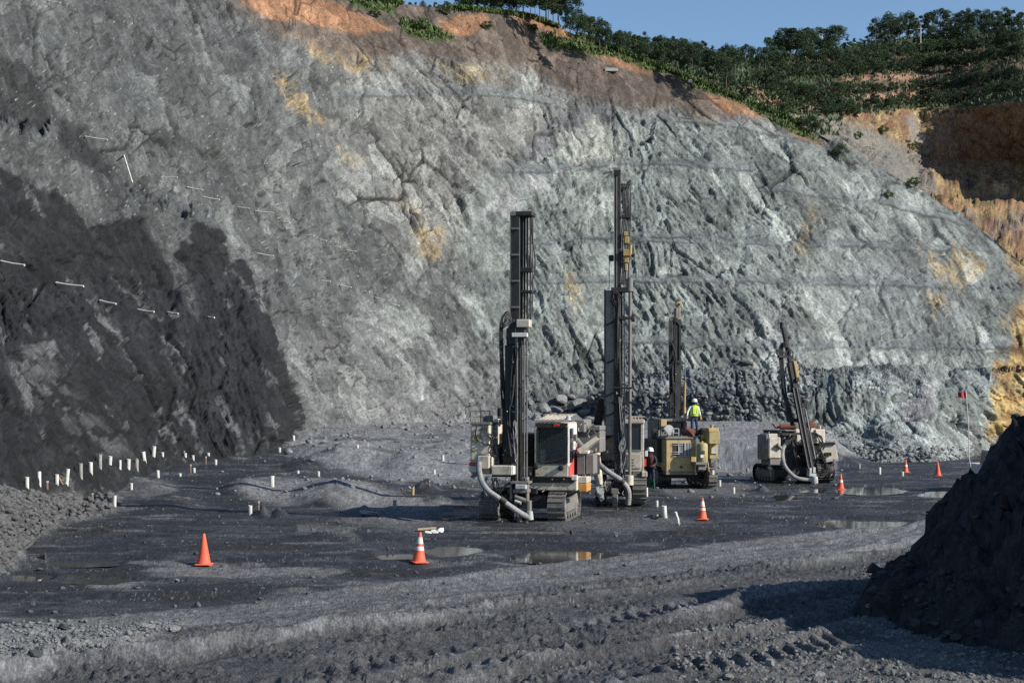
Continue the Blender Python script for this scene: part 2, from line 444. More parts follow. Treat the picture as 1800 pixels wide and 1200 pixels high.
def build_ground():
    cx = axis([(-900, -120, 40), (-120, -20, 8), (-20, 1820, 1.9), (1820, 1920, 8), (1920, 2700, 40)])
    ry = axis([(3200, 1300, 60), (1300, 1216, 6), (1216, 900, 1.25), (900, 790, 0.8), (790, 738, 1.0), (738, 724, 1.2)])
    PX, PY = np.meshgrid(cx, ry)
    D = H * F / (PY - HY)
    X = (PX - 900) * D / F
    Z = floor_z(X, D)
    # pixel rows actually shown
    py = HY + (H - Z) * F / D
    px = PX
    c = 0.738 * X - 0.675 * D
    t = 0.675 * X + 0.738 * D
    zero = np.zeros_like(X)
    wob = vnoise(t * 0.25, c * 0.3, zero, 5) * 0.45
    cw = c + wob
    road = ss(-22.3, -20.9, cw + .35 * vnoise(X * 1.1, D * 1.1, 0 * X, 83)) * (1 - puddle_mask(px, py))
    near = ss(75, 45, D)
    # --- pad undulation
    big = fbm(X / 7, D / 7, zero, 4, seed=2)
    mid = fbm(X / 1.6, D / 1.6, zero + 3, 4, seed=3)
    fine = fbm(X / 0.35, D / 0.35, zero + 7, 3, seed=4)
    pm = puddle_mask(px, py, .30 * mid + .2 * big)
    rough_pad = ss(-0.15, 0.45, fbm(X / 3.5, D / 3.5, zero + 9, 3, seed=8))
    z = 0.07 * big + (0.022 + 0.03 * rough_pad) * mid + (0.008 + 0.022 * rough_pad) * fine * near
    # tyre tracks over the pad, roughly along the rigs' row
    tr = np.zeros_like(z)
    for off, ang, wd in ((33.2, .12, .28), (35.1, .12, .28), (39, -.05, .3), (41, -.05, .3), (29.5, .3, .25), (46, .02, .3), (54, .1, .3)):
        q = D - off - ang * X + 0.5 * vnoise(X * .2, zero + off, zero, 6)
        tr += -0.05 * np.exp(-(q / wd) ** 2) + 0.035 * np.exp(-((np.abs(q) - wd * 1.7) / (wd * .5)) ** 2)
    z = z + tr * (1 - pm)
    z = z * (1 - 0.85 * pm) - 0.10 * pm
    # --- haul road
    lug = lambda per, sk: np.clip(np.sin((t + sk * np.abs(np.mod(cw * 1.0, 1.3) - .65)) * 2 * np.pi / per) * 1.6, -1, 1)
    r = zero.copy()
    ridges = [(-21.0, .42, .12), (-18.75, .30, .08), (-17.2, .26, .24), (-16.0, .22, .05), (-14.4, .28, .20), (-12.9, .22, .06), (-11.6, .3, .12)]
    for k, (cc, wd, hh) in enumerate(ridges):
        w_ = vnoise(t * 0.35, zero + k * 3.1, zero, 15) * 0.35 + vnoise(t * 0.09, zero + k * 5.3, zero, 17) * 1.3 * (k > 0)
        amp = np.clip(0.7 + 1.5 * vnoise(t * 0.16, zero + k * 7.7, zero, 16), 0.0, 1.5) if k else np.clip(0.8 + .7 * vnoise(t * 0.16, zero, zero, 16), .3, 1.3)
        r += hh * amp * np.exp(-((cw + w_ - cc) / wd) ** 2)
    rr_ = r.copy()
    for cc, wd in ((-18.0, .5), (-15.3, .45), (-12.7, .5)):
        r += -0.07 * np.exp(-((cw - cc) / wd) ** 2)
    chi = -19.4 + 2.3 * ss(24, 36, t)
    lane = ss(-21.0, -20.4, cw) * ss(chi + .2, chi - .3, cw)
    cl = ss(chi, chi + .6, cw)
    for cc, per, sk in ((-17.9, .36, .7), (-15.2, .42, -.8), (-13.9, .38, .8), (-11.6, .4, -.7)):
        r += 0.045 * lug(per, sk) * np.exp(-((cw - cc) / .42) ** 4) * (0.5 + 0.5 * ss(-.3, .3, vnoise(t * .3, zero + cc, zero, 19)))
    rut = zero.copy()
    for c0, bend in ((-20.15, .010), (-19.2, .010), (-17.9, -.004), (-16.9, -.004), (-15.0, .006), (-14.0, .006), (-12.4, -.006)):
        q = cw * .35 + c * .65 - c0 - bend * (t - 27) ** 2
        on = np.clip(.55 + .9 * vnoise(t * .11, zero + c0, zero, 84), 0, 1)
        rut += on * (-.055 * np.exp(-(q / .16) ** 2) + .035 * np.exp(-((np.abs(q) - .30) / .10) ** 2) + .012 * np.exp(-(q / .2) ** 2) * np.sin(t * 2 * np.pi / .22))
    r += rut
    # clods
    v1 = cells(X / 0.42, D / 0.42, zero + .5, 31)
    v2 = cells(X / 0.19 + 3, D / 0.19, zero + .5, 32)
    v3 = cells(X / 0.10 + 3, D / 0.10, zero + .5, 33)
    cl1 = np.clip(1 - 1.5 * (v1[0] ** 2 + v1[1] ** 2) * 4, 0, 1) * np.clip(v1[4][0], 0, 1)
    cl2 = np.clip(1 - 4.5 * (v2[0] ** 2 + v2[1] ** 2), 0, 1) * np.clip(v2[4][0] + .25, 0, 1)
    cl3 = np.clip(1 - 4.5 * (v3[0] ** 2 + v3[1] ** 2), 0, 1) * np.clip(v3[4][1] + .3, 0, 1)
    patch = ss(-0.35, 0.35, fbm(X / 1.4, D / 1.4, zero + 5, 3, seed=21))
    clod = (0.05 * cl1 + 0.06 * cl2 + 0.045 * cl3) * (0.2 + 0.8 * patch)
    comp = ss(.15, .45, vnoise(c * .55, t * .05, zero, 81))          # compacted wheel lanes
    groove = np.sin((cw + .012 * (t - 26) ** 2) * 2 * np.pi / .42 + 1.2 * vnoise(t * .2, c * .5, zero, 82))
    gv2 = np.exp(-(((np.mod(cw + .03 * (t - 30) ** 2 * .5, 1.7) - .85) / .12) ** 2))
    r += 0.014 * groove * (comp * cl + lane) - .05 * gv2 * lane
    r += ((0.035 * mid + 0.025 * fine) * (1 - .6 * comp) + clod * (1 - .75 * comp)) * cl
    r += (0.015 * mid + 0.006 * fine) * lane + 0.02 * fine * (1 - cl) * (1 - lane) + .4 * clod * (1 - cl) * (1 - lane)
    z = z * (1 - road) + r * road
    # loose rubble at the left toe, foreground gravel patches, heaps of drill cuttings
    rub = region(px + 18 * mid, py + 8 * mid, [(-200, 800), (60, 868), (130, 868), (215, 878), (190, 905), (110, 920), (45, 958), (15, 1010), (-200, 1100)], 8)
    z += rub * (0.10 * np.abs(mid) + 1.6 * clod + 0.15)
    fg = region(px + 12 * mid, py + 5 * mid, [(-100, 1112), (110, 1104), (190, 1110), (255, 1098), (335, 1094), (210, 1150), (60, 1172), (-100, 1190)], 6)
    z += fg * (0.8 * clod + .02)
    fr = ss(1095, 1150, py + .12 * (px - 1300)) * ss(1180, 1330, px)
    padclod = ss(.2, .6, fbm(X / 2.2, D / 2.2, zero + 15, 3, seed=41)) * (1 - road) * (1 - pm)
    z += clod * padclod * 0.7
    for hx, hy, rr, hh in ((462, 905, 14, .34), (490, 905, 16, .3), (750, 858, 24, .42), (640, 899, 14, .2), (590, 868, 70, .45), (430, 858, 45, .3), (230, 845, 30, .22), (265, 858, 40, .2),
                           (1340, 862, 10, .22), (1240, 905, 30, .12), (770, 880, 24, .2), (840, 985, 60, .1), (300, 880, 60, .14), (600, 800, 80, .5), (720, 815, 60, .4), (540, 822, 40, .3)):
        q = np.sqrt((px - hx) ** 2 + ((py - hy) * 3.2) ** 2) / rr
        z += hh * np.clip(1.15 - q, 0, 1) * (0.9 + .25 * mid)
    gravelbank = ss(78, 80, D) * ss(92, 84, D)
    z += gravelbank * .12 * mid * ss(20, 16, X)
    lf = ss(60, 75, D) * ss(2, -4, X) * ss(240, 150, D)
    z += lf * (.16 * np.abs(mid) + .45 * np.clip(fbm(X / 5, D / 9, zero + 21, 3, seed=52), 0, 1))
    far = ss(150, 260, D)
    z += far * 0.3 * fbm(X / 14, D / 14, zero + 3, 3, seed=51)
    # foot of the mound is handled by the mound itself
    Zf = Z + z
    # --- colour of the material itself
    LIGHT = np.array((0.150, 0.150, 0.154), np.float32); DARK = np.array((0.024, 0.024, 0.025), np.float32)
    MIDC = np.array((0.066, 0.066, 0.067), np.float32)
    pxw = px + 26 * big + 14 * mid; pyw = py + 7 * mid + 5 * big
    colr = np.broadcast_to(DARK, X.shape + (3,)).astype(np.float32).copy()
    streak = fbm(X / 3.2 + .5 * mid, D / 1.8 + .4 * mid, zero + 4, 5, seed=61)
    colr = mixc(colr, MIDC, ss(-.1, .65, streak + .4 * mid) * .85)
    colr = mixc(colr, (.125, .125, .125), ss(0.15, .6, fbm(X / 2.5, D / 1.2, zero + 4, 4, seed=62)) * .75)
    def reg(poly, soft, col, k=1.0):
        nonlocal colr
        colr = mixc(colr, col, region(pxw, pyw, poly, soft) * k)
    reg([(500, 690), (1900, 690), (1900, 800), (1480, 800), (1475, 832), (1270, 832), (1130, 850), (830, 842), (700, 846), (640, 835), (560, 818), (498, 800), (505, 775)], 7, (.185, .186, .187))
    reg([(395, 862), (440, 848), (520, 842), (640, 846), (730, 876), (820, 888), (760, 905), (700, 925), (560, 880), (470, 885)], 8, (.165, .165, .166), .9)
    reg([(590, 895), (740, 905), (830, 925), (720, 930), (600, 920)], 7, (.10, .10, .102), .8)
    reg([(520, 920), (640, 925), (620, 940), (530, 938)], 5, (.12, .12, .12), .7)
    reg([(200, 850), (260, 838), (300, 848), (310, 870), (260, 880), (205, 870)], 6, (.11, .11, .11), .8)
    reg([(255, 1007), (330, 991), (470, 992), (610, 998), (560, 1011), (420, 1009), (300, 1013)], 4, (.13, .13, .13), .9)
    reg([(155, 1030), (225, 1018), (268, 1025), (232, 1036)], 4, (.15, .15, .15), .9)
    reg([(1140, 852), (1290, 845), (1330, 858), (1290, 872), (1180, 872)], 6, (.115, .115, .115), .8)
    reg([(960, 905), (1160, 900), (1230, 915), (1100, 940), (950, 925)], 8, (.085, .085, .088), .8)
    colr = mixc(colr, (.115, .113, .110), rub * .95)
    # road
    rc = np.broadcast_to(MIDC, X.shape + (3,)).astype(np.float32) * (0.95 + .25 * mid[..., None])
    rc = mixc(rc, (.118, .119, .122), np.clip(ss(-22.3, -20.8, cw + .5 * mid) * ss(chi + .6, chi - .2, cw), 0, 1) * (.55 + .45 * ss(-.4, .3, big + .4 * mid)))
    rc = mixc(rc, (.125, .126, .130), np.clip(ss(.05, .15, rr_) * .85, 0, 1))
    rc = mixc(rc, (.05, .05, .053), ss(-.015, -.045, rut) * .7)
    rc = mixc(rc, (.13, .131, .134), ss(.012, .03, rut) * .7)
    rc = mixc(rc, (.045, .045, .048), ss(.1, -.35, fbm(X / 2.6, D / 2.6, zero + 8, 3, seed=71)) * .6 * cl)
    rc = mixc(rc, (.125, .125, .128), comp * cl * .6)
    rc = mixc(rc, (.135, .135, .133), fg * ss(-.5, .2, mid + .4))
    rc = mixc(rc, (.105, .103, .100), fr * ss(-.4, .3, mid))
    colr = colr * (1 - road[..., None]) + rc * road[..., None]
    colr = mixc(colr, (.07, .07, .071), lf * ss(.0, .5, fbm(X / 4, D / 8, zero + 23, 4, seed=53)) * .8)
    wet = np.clip((0.10 - colr.mean(-1)) / 0.07, 0, 1) * (1 - road) * ss(-.3, .3, streak + .2)
    wet = np.maximum(wet, pm)
    colr = mixc(colr, (.030, .031, .034), ss(0.05, .5, pm) * (1 - road))
    colr *= (1 + .22 * fine[..., None]) * (1 + .35 * (v2[4][3] * .5 + v3[4][3] * .5))[..., None]
    gr = rng.normal(0, 1, X.shape)
    colr = colr * np.clip(1 + .20 * gr, .4, 1.8)[..., None]
    dens = .004 + .10 * ss(.05, .5, fbm(X / 1.9, D / .9, zero + 14, 3, seed=91)) * (1 - pm)
    chips = rng.uniform(0, 1, X.shape) < dens * (1 - .6 * road)
    colr = mixc(colr, (.19, .19, .187), chips * rng.uniform(.3, .9, X.shape))
    colr = np.clip(colr, 0.008, 1)
    P = np.stack([X, D, Zf], -1)
    me = grid_mesh('ground', P, colr, wet)
    o = link('ground', me, terrain_mat('pit_floor_rock_dust', 9.0, 26.0, 0.55, 0.05, 0.22, True))
    tag(o, kind='structure')
    return o, P, px, py

ground, GP, GPX, GPY = build_ground()
# coarse ground far outside the picture
mb = MB(); mb.add([(-3000, -3000, -1.6), (3000, -3000, -1.6), (3000, 3000, -1.6), (-3000, 3000, -1.6)], [(0, 1, 2, 3)])
mo, nd, lk, b = new_mat('outer_dust'); n1 = node(nd, 'ShaderNodeTexNoise', Scale=0.05, Detail=6.0)
lk.new(mixn(nd, lk, n1.outputs[0], (.05, .05, .052), (.11, .11, .11)), b.inputs['Base Color']); b.inputs['Roughness'].default_value = .9
tag(mb.build('outer_ground', mo), kind='structure')

# ------------------------------------------------------------------ rock sheets
DIP = np.array((0.50, -0.12, -0.86)); DIP /= np.linalg.norm(DIP)
ACR = np.array((0.86, 0.15, 0.50)); ACR -= DIP * ACR.dot(DIP); ACR /= np.linalg.norm(ACR)
THR = np.cross(DIP, ACR)
AMPS = (.07, .17, .30, .55, .85, 1.05)
def rock_disp(P, D, sizes, amp=1.0, stretch=2.3, seed=0):
    """fractured rock: tilted facets at several sizes, stretched along the dip"""
    x, y, z = P[..., 0], P[..., 1], P[..., 2]
    a = x * DIP[0] + y * DIP[1] + z * DIP[2]
    b_ = x * ACR[0] + y * ACR[1] + z * ACR[2]
    c_ = x * THR[0] + y * THR[1] + z * THR[2]
    w = fbm(x / 22, y / 22, z / 22, 3, seed=seed + 1)
    w2 = fbm(x / 5, y / 5, z / 5, 3, seed=seed + 2)
    a = a + 2.0 * w + 0.25 * w2
    b_ = b_ + 1.4 * w + 0.2 * w2
    B = 1.6 * sizes[0]                       # fault blocks, each with its own joint direction
    th = .42 * cells(a / (B * 1.5), b_ / B, c_ / B, seed + 5)[4][0]
    a, b_ = a * np.cos(th) - b_ * np.sin(th), a * np.sin(th) + b_ * np.cos(th)
    disp = 0
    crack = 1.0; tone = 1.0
    FR = []
    for i, s in enumerate(sizes):
        px_size = s * F / D
        on = ss(2.5, 6.0, px_size)
        st = stretch if i < 3 else 1 + (stretch - 1) * .5
        vx, vy, vz, gap, r = cells(a / (s * st) + i * 7, b_ / s + i * 3, c_ / (s * 1.2) + i * 5, seed + 40 + i)
        d = (-(.25 + .60 * r[0]) * vy + 0.35 * r[1] * vx + .12 * r[2]) * s * AMPS[min(i, len(AMPS) - 1)]
        d = d * (.6 + .4 * ss(0.0, 0.10, gap)) - 0.03 * s * ss(0.07, 0.0, gap)
        if i >= 1: tone = tone * (1 + (.10, .20, .22, .20, .16)[min(i - 1, 4)] * r[3] * on)
        if i in (1, 2, 3):   # open joints along some facet edges, cavity shade darkened into the colour
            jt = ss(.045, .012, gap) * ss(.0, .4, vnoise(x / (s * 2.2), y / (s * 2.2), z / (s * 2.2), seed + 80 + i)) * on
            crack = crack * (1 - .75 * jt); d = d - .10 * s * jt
        FR.append(r)
        disp = disp + d * on
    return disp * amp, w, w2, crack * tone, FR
def normals(P):
    du = np.gradient(P, axis=1); dv = np.gradient(P, axis=0)
    n = np.cross(du, dv)
    n /= np.linalg.norm(n, axis=-1, keepdims=True) + 1e-9
    to_cam = np.array((0, 0, H)) - P
    s = np.sign((n * to_cam).sum(-1, keepdims=True))
    return n * np.where(s == 0, 1, s)
def smooth_rows(A, k):
    ker = np.hanning(k + 2)[1:-1]; ker /= ker.sum()
    pad = k // 2
    B = np.pad(A, ((0, 0), (pad, pad)), mode='edge')
    return np.stack([np.convolve(r, ker, mode='valid')[:A.shape[1]] for r in B])

WX = [-400, -150, 0, 60, 130, 250, 330, 400, 480, 512, 545, 620, 700, 800, 930, 1060, 1250, 1400, 1550, 1700, 1800, 2000]
TOE_FAR = [19, 26, 32, 42, 54, 72, 78, 82, 88, 108, 150, 195, 222, 238, 248, 252, 254, 252, 258, 268, 278, 290]
CREST_Y = [-700, -500, -350, -290, -220, -140, -95, -60, -35, -22, -12, -4, 8, 16, 30, 80, 155, 216, 296, 385, 465, 560]
CREST_D = [120, 165, 190, 200, 212, 232, 246, 256, 268, 275, 284, 295, 304, 313, 320, 325, 332, 345, 355, 365, 372, 385]
MID_D = [48, 68, 84, 92, 103, 124, 140, 156, 178, 190, 206, 232, 250, 262, 272, 277, 280, 283, 290, 300, 306, 318]
TOE_D = [d if x < 880 else (112, 104, 100, 99, 100, 105, 110, 115)[min(7, max(0, (x - 930) // 130))] for x, d in zip(WX, TOE_FAR)]
WX2, TD2 = zip(*sorted(list(zip(WX, TOE_D)) + [(868, 243), (905, 113)]))
def build_wall():
    cx = axis([(-400, -60, 14), (-60, -10, 4), (-10, 1815, 1.65), (1815, 2000, 8)])
    v = np.linspace(0, 1, 530)
    f = lambda T: smooth_rows(np.interp(cx, WX, T)[None], 41)[0]
    tF, cY, cD, mD = f(TOE_FAR), f(CREST_Y), f(CREST_D), f(MID_D)
    tD = smooth_rows(np.interp(cx, WX2, TD2)[None], 25)[0]
    tX = (cx - 900) * tD / F
    tY = HY + (H - floor_z(tX, tD) + 0.9) * F / tD           # foot buried 0.9 m
    V, PX = np.meshgrid(v, cx, indexing='ij')
    # keep the sampling dense inside the picture: columns with a crest above the frame get spare rows up there
    vin = np.clip((tY + 15) / (tY - cY), .3, 1)
    VV = np.where(V < .88, V / .88 * vin, vin + (V - .88) / .12 * (1 - vin))
    PY = tY + (cY - tY) * VV
    i0, im, i1 = 1 / tF, 1 / mD, 1 / cD
    # 1/D is linear in the picture on a plane: two planes meeting at 40 % height
    q = VV / .40
    lower = i0 + (im - i0) * np.clip(q, 0, 1); upper = im + (i1 - im) * np.clip((VV - .4) / .6, 0, 1)
    k = ss(.30, .50, VV)
    inv = lower * (1 - k) + upper * k
    D = 1 / inv
    zero = np.zeros_like(D)
    n1 = fbm(PX / 130, PY / 130, zero, 3, seed=101); n2 = fbm(PX / 28, PY / 28, zero + 4, 3, seed=102)
    n3 = fbm(PX / 9, PY / 9, zero + 9, 3, seed=103)
    # benches on the far wall (talus ledges)
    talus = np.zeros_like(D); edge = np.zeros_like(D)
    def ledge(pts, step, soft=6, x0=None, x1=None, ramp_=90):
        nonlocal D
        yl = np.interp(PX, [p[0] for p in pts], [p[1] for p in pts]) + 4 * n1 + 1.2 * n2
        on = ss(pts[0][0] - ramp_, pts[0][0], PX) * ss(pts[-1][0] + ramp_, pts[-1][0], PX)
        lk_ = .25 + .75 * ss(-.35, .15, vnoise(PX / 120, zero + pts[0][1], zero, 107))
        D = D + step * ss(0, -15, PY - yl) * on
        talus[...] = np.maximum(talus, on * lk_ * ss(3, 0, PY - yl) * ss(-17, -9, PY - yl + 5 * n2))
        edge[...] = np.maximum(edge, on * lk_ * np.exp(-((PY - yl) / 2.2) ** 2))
    def bulge(poly, soft, amt):
        nonlocal D
        D = D + amt * region(PX + 8 * n2 + 10 * n1, PY + 8 * n2 + 10 * n1, poly, soft)
    # spread the ledge steps by pushing the faces between them forward
    for pts, st in (([(940, 300), (1100, 290), (1300, 300)], 5), ([(960, 432), (1150, 424), (1350, 430), (1700, 440)], 6), ([(900, 500), (1060, 498), (1300, 494), (1500, 500), (1780, 512)], 6),
                    ([(1100, 600), (1300, 610), (1500, 612), (1740, 615)], 4), ([(640, 170), (760, 165), (900, 172), (1000, 190)], 4), ([(1180, 212), (1300, 225), (1420, 250)], 5),
                    ([(1380, 340), (1560, 360), (1700, 395)], 5), ([(1050, 420), (1300, 415)], 2)):
        ledge(pts, st * 1.1, 3)
    # rubble bench in front of the foot of the far wall, its level top runs back to the wall
    onb = ss(872, 902, PX)
    yc = 650 + 5 * n1 + 3.5 * n2 + 84 * ss(1200, 900, PX)
    Db = tD * (1 + .012 * np.clip((742 - PY) / 50, 0, 1) + .085 * np.clip((694 - PY) / 46, 0, 1.2))
    m_ = onb * ss(-2.5, 2.5, PY - yc)
    D = 1 / ((1 / D) * (1 - m_) + (1 / Db) * m_)
    # left buttress standing proud of the wall, with a ledge above it
    but = region(PX + 7 * n2 + 14 * n1, PY + 7 * n2 + 12 * n1, [(-600, 205), (0, 215), (90, 225), (150, 262), (215, 330), (280, 352), (345, 372), (400, 402), (432, 455), (462, 540), (505, 640), (545, 735), (540, 800), (-600, 1400)], 16)
    D = D * (1 - 0.13 * but)
    hol = region(PX + 10 * n2, PY + 10 * n2, [(-60, 110), (60, 130), (82, 225), (30, 212), (-60, 200)], 14)
    P = unproj(PX, PY, D)
    # bury nothing at the foot; displacement fades at the seam with the floor
    # the joint pattern is laid out over the face at a tenth of a metre per picture pixel at 260 m and scaled with distance
    Q = np.stack([(PX - 900) / 10, 0.12 * D, (HY - PY) / 10], -1)
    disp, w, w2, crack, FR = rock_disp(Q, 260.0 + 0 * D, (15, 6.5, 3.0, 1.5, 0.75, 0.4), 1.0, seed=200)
    lumps = fbm(P[..., 0] / 38, P[..., 1] / 38, P[..., 2] / 38, 3, seed=222)
    N = normals(P)
    view = np.array((0, 0, H)) - P; view /= np.linalg.norm(view, axis=-1, keepdims=True)
    nearfac = D / 260 * np.clip(.3 + 1.35 * (N * view).sum(-1), .75, 1.0) * (1 + .6 * ss(700, 450, PX))
    seam = ss(0, .05, VV)
    soil = region(PX + 12 * n2 + 18 * n1, PY + 10 * n2 + 14 * n1, [(330, -60), (430, 25), (520, 72), (620, 108), (720, 102), (860, 108), (950, 130), (1030, 180), (1120, 196), (1210, 196), (1330, 212), (1400, 238), (1450, 246), (1400, 205), (1270, 150), (1180, 112), (1020, 44), (880, -6), (860, -40)], 16)
    P = P + N * ((disp * nearfac * (1 - .7 * soil) * (1 - .7 * talus) + .45 * lumps * nearfac * (1 - .6 * soil)) * seam)[..., None]
    # ---- colour of the rock
    gx, gy = PX + 30 * n1 + 12 * n2, PY + 30 * n1 + 12 * n2
    c = np.broadcast_to(np.array((.116, .118, .117), np.float32), D.shape + (3,)).copy()
    def reg(poly, soft, col, k=1.0):
        nonlocal c
        c = mixc(c, col, region(gx, gy, poly, soft) * k)
    # stretched tone along the dip
    a = Q @ DIP; b_ = Q @ ACR
    sc_ = 1.0
    str1 = fbm(a / (26 * sc_), b_ / (6 * sc_), zero, 4, seed=301)
    str2 = fbm(a / (6 * sc_), b_ / (1.6 * sc_), zero, 4, seed=302)
    reg([(560, 60), (820, 90), (1000, 150), (1010, 260), (880, 360), (820, 470), (700, 440), (600, 250)], 50, (.175, .173, .163), .85)
    reg([(850, 340), (1000, 235), (1090, 190), (1250, 215), (1400, 240), (1600, 330), (1760, 440), (1790, 640), (1740, 720), (1380, 760), (900, 760), (850, 640), (840, 450)], 45, (.172, .190, .180), 1)
    reg([(1140, 260), (1330, 300), (1400, 420), (1250, 480), (1100, 440)], 40, (.205, .226, .214), .7)
    reg([(1500, 400), (1660, 420), (1720, 560), (1620, 640), (1500, 600)], 30, (.158, .162, .165), .7)
    reg([(1320, 540), (1420, 500), (1440, 640), (1340, 650)], 22, (.20, .195, .195), .5)
    reg([(1440, 520), (1560, 520), (1600, 640), (1460, 640)], 25, (.25, .268, .26), .6)
    reg([(470, 600), (640, 560), (860, 600), (1000, 660), (980, 740), (560, 745)], 40, (.15, .149, .151), .8)
    reg([(540, 600), (620, 640), (700, 730), (560, 735)], 24, (.22, .22, .218), .6)
    # the left wall is a darker rock
    c = c * (1 - .34 * ss(800, 420, PX + 60 * n1))[..., None]
    # tone variation
    c = c * np.clip(1 + .34 * str1 + .14 * str2 + .08 * n3, .3, 2.0)[..., None]
    pale = ss(.10, .35, .55 * FR[1][3] + .35 * FR[2][3] + .8 * fbm(a / 17, b_ / 7, zero + 5, 3, seed=305) - .25)
    gpale = ss(560, 1000, PX) * ss(-50, 120, PY)
    c = mixc(c, (.275, .29, .272), pale * (.15 + .42 * gpale))
    dk = ss(.15, .4, .5 * FR[1][2] + .35 * FR[2][2] + .8 * fbm(a / 13, b_ / 7, zero + 9, 3, seed=306) - .35)
    c = mixc(c, (.055, .058, .062), dk * .38)
    reg([(975, 212), (1080, 175), (1095, 215), (1010, 262), (930, 305), (890, 312)], 12, (.105, .102, .110), .8)
    reg([(1000, 242), (1082, 216), (1092, 262), (1040, 292), (1002, 292)], 12, (.33, .335, .30), .9)
    reg([(880, 350), (985, 298), (1000, 312), (940, 350), (895, 392), (862, 395)], 9, (.26, .255, .262), .8)
    reg([(1740, 225), (1800, 215), (1800, 245), (1760, 245)], 8, (.32, .32, .3), .8)
    bf = onb * ss(736, 726, PY) * ss(680, 694, PY + 8 * n2) * ss(1480, 1400, PX)
    c = mixc(c, (.085, .090, .092), bf * .8)  # bench front: its shadow-side shade is darkened into the colour
    c = mixc(c, (.165, .178, .175), talus * .75)
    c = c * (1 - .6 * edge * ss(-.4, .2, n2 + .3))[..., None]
    # ochre seams
    och = np.array((.30, .22, .11), np.float32)
    for poly, k in (([(490, 130), (512, 128), (548, 190), (590, 215), (600, 235), (545, 225), (515, 180)], .8), ([(715, 388), (770, 395), (792, 440), (760, 462), (728, 440)], .75),
                    ([(995, 482), (1010, 480), (1022, 540), (1008, 548)], .8), ([(500, 60), (600, 62), (690, 108), (640, 128), (560, 100)], .8), ([(760, 110), (850, 100), (930, 118), (880, 140), (800, 132)], .6),
                    ([(605, 270), (650, 280), (640, 310), (610, 300)], .55), ([(1405, 470), (1430, 440), (1436, 360), (1420, 350), (1405, 400)], .55), ([(1180, 185), (1250, 190), (1250, 212), (1180, 205)], .6),
                    ([(1630, 450), (1700, 430), (1740, 470), (1690, 500), (1640, 490)], .7), ([(1630, 510), (1660, 515), (1650, 570), (1635, 560)], .8), ([(690, 345), (730, 350), (738, 372), (700, 372)], .4)):
        c = mixc(c, och, region(gx + 14 * n3, gy + 14 * n3, poly, 9) * k * (.25 + .75 * ss(-.25, .25, str2 + .5 * n3)))
    # right end: orange weathered rock
    reg([(1600, 268), (1700, 330), (1780, 440), (1805, 520), (1770, 600), (1745, 640), (1735, 760), (2100, 800), (2100, 250)], 14, (.315, .215, .085), 1)
    rgt = region(gx, gy, [(1600, 268), (1700, 330), (1780, 440), (1805, 520), (1770, 600), (1745, 640), (1735, 760), (2100, 800), (2100, 250)], 14)
    vst = fbm(PX / 22, PY / 40, zero + 2, 4, seed=310) + .5 * fbm(PX / 7, PY / 22, zero + 5, 3, seed=311)
    c = mixc(c, (.20, .10, .055), rgt * ss(0, .5, vst) * .9)
    c = mixc(c, (.40, .31, .15), rgt * ss(.1, -.5, vst) * .7)
    # soil along the crest
    c = mixc(c, np.array((.098, .074, .060), np.float32), soil * .95)
    c = c * (1 + .35 * soil * n2)[..., None]
    org = np.array((.255, .130, .070), np.float32)
    for poly in ([(425, 2), (520, -12), (600, 8), (690, 52), (640, 62), (540, 40), (470, 30)], [(772, 42), (800, 30), (856, 24), (862, 48), (800, 66), (775, 62)], [(902, 24), (955, 30), (1018, 66), (985, 70), (950, 48), (915, 40)],
                 [(1035, 92), (1110, 98), (1160, 134), (1100, 122)], [(1240, 165), (1290, 176), (1340, 205), (1280, 200)], [(1370, 215), (1420, 232), (1450, 256), (1400, 240)]):
        m_ = region(PX + 8 * n2, PY + 5 * n2, poly, 6)
        c = mixc(c, org * 1.0, m_ * .9)
    grn = np.array((.055, .085, .024), np.float32)
    for poly in ([(950, 60), (1010, 66), (1100, 88), (1185, 130), (1150, 128), (1080, 100), (960, 84)], [(700, 40), (760, 50), (800, 72), (760, 75), (715, 62)], [(600, -6), (700, 12), (690, 26), (620, 12)],
                 [(1190, 132), (1290, 150), (1380, 200), (1440, 250), (1400, 235), (1300, 180), (1210, 150)]):
        c = mixc(c, grn, region(PX + 10 * n2, PY + 6 * n2, poly, 6) * .85)
    # dark wet shale on the left buttress with dusty ribs
    dm = region(PX + 9 * n2 + 10 * n1 + 9 * n3, PY + 9 * n2 + 10 * n1 + 9 * n3, [(-600, 275), (0, 285), (60, 330), (110, 345), (150, 395), (200, 385), (228, 372), (262, 395), (310, 452), (342, 392), (392, 405), (412, 462), (434, 452), (464, 545), (508, 645), (540, 738), (515, 800), (480, 840), (400, 850), (240, 870), (90, 880), (40, 870), (0, 880), (-600, 1300)], 4)
    rib = ss(.34, .55, .28 * FR[1][3] + .30 * FR[2][3] + .85 * fbm(a / (20 * sc_), b_ / (3.2 * sc_), zero, 5, seed=320) + .22 * n2 + .25 * n3)
    rib = np.maximum(rib, region(PX + 10 * n2, PY + 10 * n2, [(0, 600), (40, 560), (120, 690), (230, 800), (130, 800), (60, 700)], 16) * .7 * ss(-.3, .3, FR[2][3] + FR[3][3]))
    dust_l = region(PX + 8 * n2, PY + 8 * n2, [(250, 395), (300, 390), (320, 470), (345, 560), (328, 545), (290, 450)], 8)
    rib = np.clip(rib * .8 + dust_l * .8, 0, 1)
    tone = .85 + .5 * str2
    dcol = np.array((.018, .0182, .0192), np.float32) * tone[..., None]
    dcol = mixc(dcol, (.088, .088, .088), rib)
    c = c * (1 - dm[..., None]) + dcol * dm[..., None]
